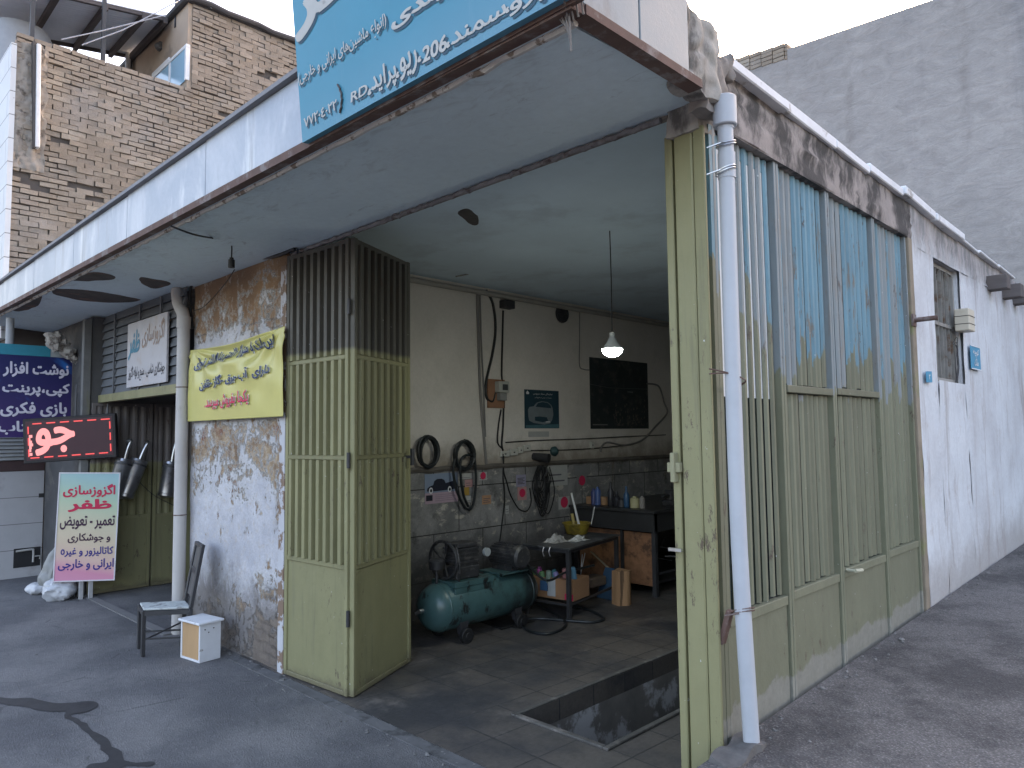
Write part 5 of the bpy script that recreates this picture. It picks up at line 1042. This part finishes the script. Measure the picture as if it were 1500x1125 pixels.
cable('black cable looping left of the sockets', [(734,600),(730,625),(729,648),(736,657)], .008)
cable('thin cable running right along the inner wall under the posters', [(741,648),(790,645),(850,643),(910,640),(975,637)], .006)
cable('thin cable above the slabs from the sockets to the right', [(775,660),(830,659),(880,656),(920,652)], .006)
cable('thin wire from the ceiling beside the dark poster', [(849,454),(849,500),(849,535),(855,541),(863,542)], .006, GREYC)
cable('grey cable sweeping down right of the dark poster', [(948,562),(965,566),(973,590),(977,605),(960,625),(940,645),(915,652),(890,648),(881,655),(880,662)], .012, GREYC)
cable('black lead drooping in a loop over the slabs', [(737,665),(738,690),(742,705),(748,725),(760,745),(772,748),(778,735),(776,715)], .006, x=XD+.012)
cable('lead hanging straight down the slabs to the floor', [(738,668),(737,700),(739,730),(735,770),(731,800)], .007, x=XD+.012)
cable('cable tacked under the ceiling of the workshop', [(668,405),(720,395),(780,385),(850,378)], .007, GREYC, x=XI+.35)
# coiled hoses
HOSE = plain('black_hose', (.017,.02,.022), .42)
def coil(label, c, ry, rz, n, r, seed, drop=None, x=XD+.035):
    p = onX(*c, x); mb = MB(); rnd = random.Random(seed); pts = []
    for i in range(n*20+1):
        t_ = 6.283*i/20; kx = 1+.07*math.sin(i*.13+seed); pts.append((x+.022*math.sin(i*.21)+.01, p.y+ry*kx*math.sin(t_)*(1+.05*math.sin(i/20*2)), p.z+rz*kx*math.cos(t_)+.012*math.sin(i/20*3)))
    mb.tube(pts, r, 8)
    if drop: mb.tube(spline([onX(a, b, x+.03) for a, b in drop], 8), r, 8)
    mb.cyl((XI, p.y, p.z+rz*.93), (x+.06, p.y, p.z+rz*.95), .008, n=8)
    return tag(mb.build('hose_coil', HOSE, smooth=True), label, 'hose')
coil('smaller round coil of black hose hung on the wall beside the folding gate', (626,662), .105, .135, 4, .013, 1)
coil('larger coil of black hose with long loops hanging over the slabs', (679,667), .115, .135, 4, .013, 2, [(666,672),(664,690),(668,715),(676,735),(684,746),(692,742),(696,720),(697,695),(693,668),(676,672),(675,700),(679,725),(686,742)])
mb = MB(); rnd = random.Random(4)
for i in range(14):
    cx = 795+rnd.uniform(-6, 8); L_ = rnd.uniform(35, 78); wd_ = rnd.uniform(5, 13); mb.tube(spline([onX(cx-2+rnd.uniform(-3, 3), 682, XD+.03), onX(cx-wd_, 682+L_*.5, XD+.03+.03*rnd.random()), onX(cx, 682+L_, XD+.04), onX(cx+wd_*.9, 682+L_*.55, XD+.05), onX(cx+3, 684, XD+.05)], 7), .0055, 5)
tag(mb.build('tangled_leads', BLACK, smooth=True), 'tangle of thin black leads hanging from a hook above the table', 'cable')
MBf = MB().poly([onX(a, b, XD+.07) for a, b in ((798,683),(803,688),(800,697),(796,700),(799,692))], (.004,0,0)); tag(MBf.build('foil_strip', ALU), 'shiny foil strip hanging with the tangled leads', 'foil')

# ------------------------------------------------------------------ compressor
cx_, cz_, tr = -4.60, .285, .188; cy0, cy1 = 3.64, 4.86
cm = thing('air_compressor', (cx_, 4.3, 0), 'oily teal air compressor tank with pump and motor on top, inside the entrance', 'air compressor')
t = NT('oily_shaded_teal_paint'); x = t.xyz(); col = t.vary((.048,.10,.10), 5, .3); col = t.mix(t.step(t.math('ADD', t.noise(3, 9, .7), t.math('MULTIPLY', t.math('SUBTRACT', x[1], 0.0), .25)), .48, .70), col, (.018,.024,.025)); col = t.mix(t.step(t.noise(9, 9, .72, (1,1,.4), (4,1,2)), .56, .61), col, (.013,.013,.013)); col = t.mix(t.step(t.noise(22, 6, .7), .68, .72), col, (.22,.26,.25))  # oily grime; the darkness of the far end is also painted into the colour
TEAL = t.out(col, t.math('MULTIPLY_ADD', t.noise(6, 6), .4, .15), t.noise(30, 6), .08, .004, spec=.5)
Ln = cy1-cy0
MB().lathe((cx_, cy0, cz_), (0,1,0), [(0,.02),(.012,.07),(.035,.13),(.07,.163),(.11,.182),(.13,tr),(Ln-.13,tr),(Ln-.09,.175),(Ln-.05,.15),(Ln-.015,.08),(Ln,.02)], 36).build('tank', TEAL, cm, smooth=True)
MB().lathe((cx_, cy0+.135, cz_), (0,1,0), [(0,tr),(.004,tr+.004),(.016,tr+.004),(.02,tr)], 36).build('weld_seam', TEAL, cm, smooth=True); MB().lathe((cx_, cy1-.15, cz_), (0,1,0), [(0,tr),(.004,tr+.004),(.016,tr+.004),(.02,tr)], 36).build('weld_seam', TEAL, cm, smooth=True)
for yy in (cy0+.3, cy1-.3):
    for s_ in (-1, 1):
        MB().hexa([(cx_+s_*.10, yy-.03, .07), (cx_+s_*.15, yy-.03, .07), (cx_+s_*.15, yy+.03, .07), (cx_+s_*.10, yy+.03, .07), (cx_+s_*.09, yy-.05, .20), (cx_+s_*.15, yy-.05, .21), (cx_+s_*.15, yy+.05, .21), (cx_+s_*.09, yy+.05, .20)]).build('foot', DARKM, cm)
        MB().cyl((cx_+s_*.155, yy, .065), (cx_+s_*.195, yy, .065), .062, n=20).cyl((cx_+s_*.196, yy, .065), (cx_+s_*.205, yy, .065), .03, n=14).build('wheel', BLACK, cm, smooth=True, bevel=.004)
PUMP = surf('greasy_cast_iron', (.03,.03,.032), .4, 12, .45, c2=(.085,.08,.075), sc2=14, spec=.5); zt = cz_+tr
MB().box(cx_-.14, cx_+.16, cy0+.2, cy0+.62, zt-.03, zt+.012).box(cx_-.15, cx_-.13, cy0+.2, cy0+.62, zt-.06, zt-.03).box(cx_+.14, cx_+.155, cy0+.2, cy0+.62, zt-.08, zt-.03).build('mounting_plate', TEAL, cm, bevel=.003)
pm = MB().box(cx_-.09, cx_+.10, cy0+.27, cy0+.52, zt+.013, zt+.12).build('pump', PUMP, cm, bevel=.012)
mb = MB()
for i in range(8): mb.box(cx_-.085-.008*(i % 2), cx_+.095+.008*(i % 2), cy0+.29-.008*(i % 2), cy0+.50+.008*(i % 2), zt+.121+.018*i, zt+.121+.018*i+.0165)
mb.build('cooling_fins', PUMP, pm)
MB().box(cx_-.08, cx_+.09, cy0+.29, cy0+.5, zt+.267, zt+.30).tube(spline([(cx_+.05, cy0+.30, zt+.285), (cx_+.12, cy0+.25, zt+.27), (cx_+.15, cy0+.25, zt+.15), (cx_+.12, cy0+.27, zt+.01)], 6), .011, 8).build('cylinder_head', PUMP, pm, bevel=.006)
mb = MB().tube([(cx_-.03+.17*math.cos(6.283*i/24), cy0+.235, zt+.17+.15*math.sin(6.283*i/24)) for i in range(24)], .014, 6, True)
for i in range(5): mb.bar((cx_-.03, cy0+.235, zt+.17), (cx_-.03+.165*math.cos(1.257*i), cy0+.235, zt+.17+.145*math.sin(1.257*i)), .016)
mb.build('flywheel', PUMP, cm)
MB().lathe((cx_, cy0+.14, zt+.11), (0,0,1), [(0,.035),(.005,.06),(.07,.065),(.085,.05),(.09,.02)], 18).cyl((cx_, cy0+.14, zt-.02), (cx_, cy0+.14, zt+.11), .012, n=10).build('air_filter', PUMP, cm, smooth=True)
MB().box(cx_-.13, cx_+.17, cy0+.72, cy0+1.15, zt+.0, zt+.014).box(cx_-.1, cx_+.10, cy0+.74, cy0+.76, zt-.06, zt-.001).box(cx_-.1, cx_+.10, cy0+1.11, cy0+1.13, zt-.06, zt-.001).build('motor_plate', TEAL, cm, bevel=.002)
mo = MB().cyl((cx_-.12, cy0+.92, zt+.13), (cx_+.17, cy0+.92, zt+.13), .098, n=28).lathe((cx_+.17, cy0+.92, zt+.13), (1,0,0), [(0,.1),(.03,.1),(.05,.08),(.055,.02)], 28).box(cx_-.1, cx_+.14, cy0+.85, cy0+.99, zt+.0145, zt+.05).build('motor', PUMP, cm, smooth=True)
mb = MB()
for i in range(22):
    t_ = 6.283*i/22; mb.bar((cx_-.1, cy0+.92+.103*math.cos(t_), zt+.13+.103*math.sin(t_)), (cx_+.15, cy0+.92+.103*math.cos(t_), zt+.13+.103*math.sin(t_)), .005, .012)
mb.build('motor_fins', PUMP, mo)
MB().cyl((cx_+.06, cy0+.62, zt+.20), (cx_+.09, cy0+.62, zt+.20), .035, n=18).build('pressure_gauge', plain('pale_gauge', (.3,.32,.32)), cm, smooth=True)
MB().cyl((cx_+.10, cy0+1.06, zt+.07), (cx_+.125, cy0+1.06, zt+.07), .022, n=14).build('valve', ALU, cm, smooth=True)
MB().cyl((cx_, cy0-.04, cz_), (cx_, cy0+.02, cz_), .018, n=12).tube([(cx_, cy0-.03, cz_), (cx_-.03, cy0-.05, cz_-.02)], .012).build('drain_plug', ALU, cm, smooth=True)
q = onZ(735, 912, 0); tag(MB().hexa([(q.x-.25, q.y-.12, .012), (q.x+.2, q.y-.2, .012), (q.x+.22, q.y+.2, .012), (q.x-.2, q.y+.15, .012), (q.x-.25, q.y-.12, .02), (q.x+.2, q.y-.2, .02), (q.x+.22, q.y+.2, .02), (q.x-.2, q.y+.15, .02)]).build('floor_mat', BLACK), 'flat black oily sheet on the floor beside the compressor', 'mat')

# ------------------------------------------------------------------ low work table
T = .64; ta, tb, tc = onZ(765, 797, T), onZ(834, 804, T), onZ(908, 783, T); td = ta+(tc-tb)
tx, ty = (tb-ta).normalized(), (tc-tb).normalized(); tb_ = thing('work_table', ((ta+tb+tc+td)/4).xy.to_3d(), 'low black steel work table with rags and a yellow basin on top', 'table')
MB().hexa([a-Vector((0,0,.014)) for a in (ta, tb, tc, td)]+[ta, tb, tc, td]).build('tabletop', surf('oily_steel_top', (.05,.052,.055), .4, 7, .4, c2=(.12,.12,.12), sc2=5, spec=.6), tb_, bevel=.002)
ins = [(ta, 1, 1), (tb, -1, 1), (tc, -1, -1), (td, 1, -1)]; feet = []
for a, s_, r_ in ins: q = a+tx*.03*s_+ty*.03*r_; feet.append(q); MB().bar((q.x, q.y, .006), (q.x, q.y, T-.016), .036).build('leg', DARKM, tb_, bevel=.002)
mb = MB()
for i in range(4):
    a, b = feet[i], feet[(i+1) % 4]; d = (b-a).normalized()*.02
    mb.bar((a.x+d.x, a.y+d.y, T-.033), (b.x-d.x, b.y-d.y, T-.033), .026); mb.bar((a.x+d.x, a.y+d.y, .14), (b.x-d.x, b.y-d.y, .14), .02)
mb.build('frame', DARKM, tb_)
ctr = (ta+tb+tc+td)/4
# yellow basin, rags, stick
q = onZ(845, 782, T); bs = thing('plastic_basin', (q.x, q.y, T), 'mustard yellow plastic basin on the low work table', 'basin')
MB().lathe((q.x, q.y, T+.002), (0,0,1), [(0,.10),(.004,.105),(.10,.135),(.105,.15),(.112,.15),(.112,.14),(.10,.13),(.012,.10),(.01,.02)], 30).build('bowl', surf('mustard_plastic', (.27,.20,.03), .2, 6, .45, c2=(.1,.075,.02), sc2=5), bs, smooth=True)
def stick(label, a, b, r, mat, cat='stick', nm='stick'): return tag(MB().cyl(a, b, r, r*.9, 10).build(nm, mat, smooth=True), label, cat)
stick('white stick standing up out of the yellow basin', q+Vector((.02,.03,.04)), onX(837, 722, q.x-.03), .013, plain('white_stick', (.6,.6,.58)))
stick('short stubby yellow handle in the basin', q+Vector((-.02,0,.03)), q+Vector((-.06,.0,.20)), .019, plain('yellow_handle', (.33,.26,.09)))
stick('thin pale rod leaning behind the yellow basin', onX(866, 768, q.x+.15)-Vector((0,0,.0)), onX(871, 742, q.x+.2), .006, plain('pale_rod', (.5,.5,.48)))
def rag(label, c, sx, sy, h, mat, seed):
    return tag(MB().grid(lambda u, v: (c.x+(u-.5)*sx+.02*mnoise.noise((u*4, v*4, seed)), c.y+(v-.5)*sy+.03*mnoise.noise((u*4, v*4, seed+3)), c.z+.004+h*max(0, math.sin(math.pi*u)*math.sin(math.pi*v))*(.55+.9*abs(mnoise.noise((u*5, v*5, seed+8))))), 24, 24).build('rag', mat, smooth=True), label, 'rag')
rag('crumpled grey rag on the near end of the work table', onZ(815, 794, T), .16, .24, .09, surf('dirty_rag', (.30,.29,.27), .5, 14, .9, c2=(.08,.075,.07), sc2=9), 1)
rag('lighter crumpled rag in front of the yellow basin', onZ(847, 792, T), .12, .22, .05, surf('pale_rag', (.42,.42,.40), .5, 16, .9, c2=(.12,.12,.11), sc2=11), 7)
# under the table: cardboard box of cans, block, log, dustpan, rods
CARD = surf('brown_cardboard', (.30,.17,.095), .2, 6, .85); q = (feet[0]+feet[1])/2+ty*.22
cb = thing('cardboard_box', (q.x, q.y, .17), 'open cardboard box of tins and packets under the low table', 'box')
MB().hexa([q.xy.to_3d()+tx*a+ty*b+Vector((0,0,z)) for z in (.16,.34) for a, b in ((-.24,-.15),(.24,-.15),(.24,.15),(-.24,.15))]).build('carton', CARD, cb)
rnd = random.Random(8); MBc = {}
for i in range(9):
    a = -.2+.05*i; m_ = [plain('tin_%d' % i, c_) for c_ in ((rnd.random()*.3+.05, rnd.random()*.2+.05, rnd.random()*.3+.08),)][0]
    c_ = q.xy.to_3d()+tx*a+ty*rnd.uniform(-.13, -.05); z_ = .24+.07*rnd.random(); tag(MB().lathe((c_.x, c_.y, z_), (.2*rnd.uniform(-1, 1), -.2, 1), [(0,.02),(.004,.026),(.14,.026),(.15,.02),(.152,.01)], 14).build('tin', m_, smooth=True), ['white', 'dark', 'blue-grey', 'rust', 'pale', 'grey', 'violet', 'brown', 'dull'][i]+' tin standing in the cardboard box under the table, '+['first', 'second', 'third', 'fourth', 'middle', 'sixth', 'seventh', 'eighth', 'last'][i]+' from the left', 'tin', 'tins in the cardboard box')
for nm, m_, a, z0, z1 in (('printed_panel', plain('blue_white_print', (.38,.40,.42)), .0, .18, .33), ('printed_panel', plain('blue_print', (.05,.12,.25)), -.08, .22, .31), ('printed_panel', REDI, .19, .165, .22)):
    P = [q.xy.to_3d()+tx*(a+s_)-ty*.152+Vector((0,0,z)) for s_, z in ((-.045,z0),(.045,z0),(.045,z1),(-.045,z1))]; MB().poly(P, -ty*.002).build(nm, m_, cb)
q = onZ(868, 880, 0); tag(MB().hexa([(q.x+a, q.y+b, z) for z in (.15,.24) for a, b in ((-.09,-.15),(.09,-.12),(.09,.12),(-.09,.13))]).build('wood_block', surf('grimy_block', (.11,.08,.06), .4, 8, .9), bevel=.012), 'grimy wooden block on the lower rail of the work table', 'block')
q = onZ(911, 886, 0); BARK = surf('split_log_wood', (.34,.20,.105), .35, 16, .85, stretch=(1,1,.06), c2=(.10,.06,.035), sc2=10, stretch2=(1,1,.06), bstr=.6, bsc=30, lo=.55, hi=.62)
lg = MB(); n = 20; prof = [(1+.10*math.sin(i*1.7)+.08*math.sin(i*3.1+1)) for i in range(n)]; hL = .33
lg.add([(q.x+.085*prof[i]*math.cos(6.283*i/n), q.y+.085*prof[i]*math.sin(6.283*i/n), .007) for i in range(n)]+[(q.x+.083*prof[i]*math.cos(6.283*i/n)+.006, q.y+.083*prof[i]*math.sin(6.283*i/n), hL+.008*math.sin(i)) for i in range(n)], [(i, (i+1) % n, n+(i+1) % n, n+i) for i in range(n)]+[tuple(range(n))[::-1], tuple(range(n, 2*n))])
tag(lg.build('wood_log', BARK), 'upright split log standing on the floor before the workbench', 'log')
# ------------------------------------------------------------------ workbench behind
H2 = .87; ka, kb = onZ(851, 750, H2), onZ(953, 757, H2)
kx = (kb-ka).normalized(); ky = Vector((-kx.y, kx.x, 0)); q = onZ(954, 876, 0)
kb = Vector((q.x+.05, q.y, H2)); bw = 1.15; kd = 2.2
kxa = Vector((1,0,0)); x1, y0_ = kb.x, kb.y; x0 = XD+.02
wb = thing('workbench', ((x0+x1)/2, y0_+1, 0), 'black steel workbench with chipboard panels along the back of the workshop', 'workbench')
MB().box(x0, x1+.03, y0_-.03, y0_+kd, H2-.03, H2).box(x0, x1, y0_, y0_+.02, H2-.22, H2-.031).box(x1-.02, x1, y0_+.021, y0_+kd, H2-.22, H2-.031).build('benchtop', surf('oily_bench', (.03,.03,.031), .4, 6, .4, spec=.5), wb, bevel=.003)
for a, b in ((x0+.03, y0_), (x1-.045, y0_), (x1-.045, y0_+kd-.05), (x0+.03, y0_+kd-.05)): MB().box(a, a+.045, b+.0205, b+.0655, .006, H2-.031).build('leg', DARKM, wb)
OSB = surf('chipboard', (.25,.125,.065), .45, 18, .85, c2=(.10,.055,.035), sc2=7, stretch=(1,1,1))
MB().box(x1-.42, x1-.05, y0_+.07, y0_+.09, .10, H2-.24).build('chipboard_panel', OSB, wb); MB().box(x0+.05, x1-.46, y0_+.07, y0_+.09, .10, H2-.24).build('chipboard_panel', OSB, wb); MB().box(x1-.455, x1-.425, y0_+.05, y0_+.095, .03, H2-.23).build('stile', DARKM, wb)
MB().box(x1-.05, x1-.01, y0_+.1, y0_+kd-.1, .22, .24).build('lower_shelf', DARKM, wb)
MB().box(x0, x1-.1, y0_+.1, y0_+kd, .1, .13).build('base_board', DARKM, wb)
# bench clutter
def bench_item(name, label, cat, px, prof, col, rough=.4, z=H2, metal=0.0):
    q = onZ(px, 754, z); q = Vector((min(q.x, x1-.06), y0_+.08+.10*((px*7) % 3), z)) if False else q; q = onY(px, 745, y0_+.12)
    m_ = plain(name+'_'+str(px), col, rough, metal); return tag(MB().lathe((q.x, q.y, z+.001), (0,0,1), prof, 16).build(name, m_, smooth=True), label, cat)
can = lambda h, r: [(0,r*.85),(.004,r),(h*.82,r),(h*.9,r*.6),(h*.92,r*.45),(h,r*.45),(h+.002,r*.3)]
btl = lambda h, r: [(0,r*.9),(.005,r),(h*.6,r),(h*.75,r*.4),(h,r*.35),(h+.002,r*.2)]
bench_item('spray_can', 'blue and white spray can in front of the tan box on the bench', 'spray can', 876, can(.20,.033), (.06,.10,.25))
bench_item('spray_can', 'dark blue spray can with a white cap at the left of the bench', 'spray can', 870, can(.18,.03), (.05,.06,.16))
bench_item('bottle', 'dark bottle right of the tan box on the bench', 'bottle', 895, btl(.26,.035), (.03,.03,.035))
bench_item('bottle', 'short black bottle in the middle of the bench', 'bottle', 904, btl(.16,.04), (.025,.025,.03))
bench_item('bottle', 'blue plastic bottle further right on the bench', 'bottle', 918, btl(.22,.032), (.03,.08,.16))
bench_item('oil_can', 'cream oil can at the right part of the bench', 'can', 930, can(.12,.05), (.38,.35,.2))
bench_item('jar', 'small pale jar at the right end of the bench', 'jar', 941, can(.13,.03), (.22,.2,.18))
bench_item('grease_tin', 'low dark grease tin between the bottles on the bench', 'tin', 911, can(.09,.05), (.04,.04,.045))
a, b = onY(862, 745, y0_+.2), onY(891, 745, y0_+.2); tag(MB().box(a.x, b.x, y0_+.16, y0_+.28, H2+.001, H2+.085).build('carton', surf('tan_carton', (.34,.2,.11), .2, 8), bevel=.003), 'small tan carton behind the spray cans on the workbench', 'carton')
vs = MB().box(x1-.22, x1-.08, y0_+.5, y0_+.8, H2+.001, H2+.06).box(x1-.20, x1-.10, y0_+.52, y0_+.62, H2+.061, H2+.17).box(x1-.20, x1-.10, y0_+.68, y0_+.76, H2+.061, H2+.17).cyl((x1-.15, y0_+.40, H2+.11), (x1-.15, y0_+.85, H2+.11), .02, n=12).build('bench_vice', PUMP, bevel=.006); tag(vs, 'dark bench vice bolted near the right end of the workbench', 'vice')
rnd = random.Random(2); mb = MB()
for i in range(22): a = Vector((x1-.1-.3*rnd.random(), y0_+.3+1.4*rnd.random(), .26+.15*rnd.random())); mb.cyl(a, a+Vector((rnd.uniform(-.2,.1), rnd.uniform(-.25,.25), rnd.uniform(-.02,.08))), .008, n=6)
tag(mb.build('scrap_rods', plain('scrap_metal', (.22,.22,.23), .35, .7)), 'heap of bent scrap metal rods on the lower shelf of the workbench', 'scrap')
q = onZ(888, 880, 0); dpn = thing('dustpan', (q.x, q.y, 0), 'blue dustpan with a pale wooden handle leaning on the workbench', 'dustpan')
MB().hexa([(q.x-.14, q.y+.02, .01), (q.x+.14, q.y+.0, .01), (q.x+.14, q.y+.02, .01), (q.x-.14, q.y+.04, .01), (q.x-.10, q.y+.12, .30), (q.x+.06, q.y+.12, .30), (q.x+.06, q.y+.135, .30), (q.x-.10, q.y+.135, .30)]).build('pan', plain('blue_plastic', (.03,.07,.13)), dpn, bevel=.004)
MB().cyl((q.x-.02, q.y+.125, .27), onY(866, 808, q.y+.2), .010, n=10).build('handle', plain('wooden_handle', (.4,.33,.22)), dpn, smooth=True)
stick('thin chrome rod leaning under the work table', onY(848, 855, q.y-.3), onY(857, 810, q.y-.25), .004, ALU); stick('second chrome rod crossing the first under the table', onY(850, 852, q.y-.29), onY(853, 812, q.y-.24), .004, ALU)
MBh = MB()
for px in (797, 806): MBh.tube(spline([onY(px, 801, feet[0].y-.05), onY(px-2, 808, feet[0].y-.06), onY(px, 815, feet[0].y-.05)], 5), .004, 5)
tag(MBh.build('wire_hooks', ALU, smooth=True), 'pair of shiny wire hooks on the front edge of the work table', 'hook')
# hose on the floor
P = [(757,840,.3),(756,865,.16),(770,880,.03),(800,880,.02),(830,885,.02),(862,893,.02),(884,905,.02),(870,911,.02),(830,909,.02),(790,906,.02),(764,910,.02),(775,924,.02),(805,928,.02),(829,915,.02),(815,900,.02),(785,883,.03),(770,868,.1)]
mb = MB().tube(spline([onZ(a, b, z) for a, b, z in P], 8), .012, 8)
mb.tube(spline([onZ(a, b, z) for a, b, z in [(757,840,.3),(770,826,.5),(800,850,.45),(830,838,.42),(870,828,.4)]], 8), .011, 8)
tag(mb.build('floor_hose', HOSE, smooth=True), 'black air hose looping over the dark floor in front of the work table', 'hose')
# litter on the ground
rnd = random.Random(21); GRV = surf('pale_pebble', (.17,.165,.158), .4, 30, .9); mb = MB()
for i in range(170):
    if i % 3: p_ = Vector((rnd.uniform(-1.3, .8), rnd.uniform(1.6, 7.5), 0))
    else: p_ = Vector((rnd.uniform(-7, -2.6), rnd.uniform(1.0, 2.5), 0))
    z_ = ground_z(p_.x, p_.y)+.012*mnoise.noise((p_.x*.7, p_.y*.7, 1)); mb.ball((p_.x, p_.y, z_+.003), rnd.uniform(.003, .008), 6, 4, (1,rnd.uniform(.5,1.3),.5), .6)
for i in range(330):      # crumbs of plaster and grit gathered along the foot of the walls
    k_ = i % 3
    if k_ == 0: p_ = Vector((rnd.uniform(-6.45, -4.6), 2.575-abs(rnd.gauss(0, .05)), 0))
    elif k_ == 1: y_ = rnd.uniform(2.75, 9); p_ = Vector((XS+.02+abs(rnd.gauss(0, .07)), y_, 0))
    else: p_ = Vector((rnd.uniform(-4.7, -2.6), 2.5+rnd.gauss(0, .07), 0))
    z_ = ground_z(p_.x, p_.y)+(.012*mnoise.noise((p_.x*.7, p_.y*.7, 1)) if p_.x > -1.35 else 0); r_ = rnd.uniform(.003, .010) if rnd.random() < .93 else rnd.uniform(.010, .017); mb.ball((p_.x, p_.y, z_+r_*.25), r_, 6, 4, (1,rnd.uniform(.6,1.4),.55), .8)
st = mb.build('pebbles', GRV); st['kind'] = 'stuff'
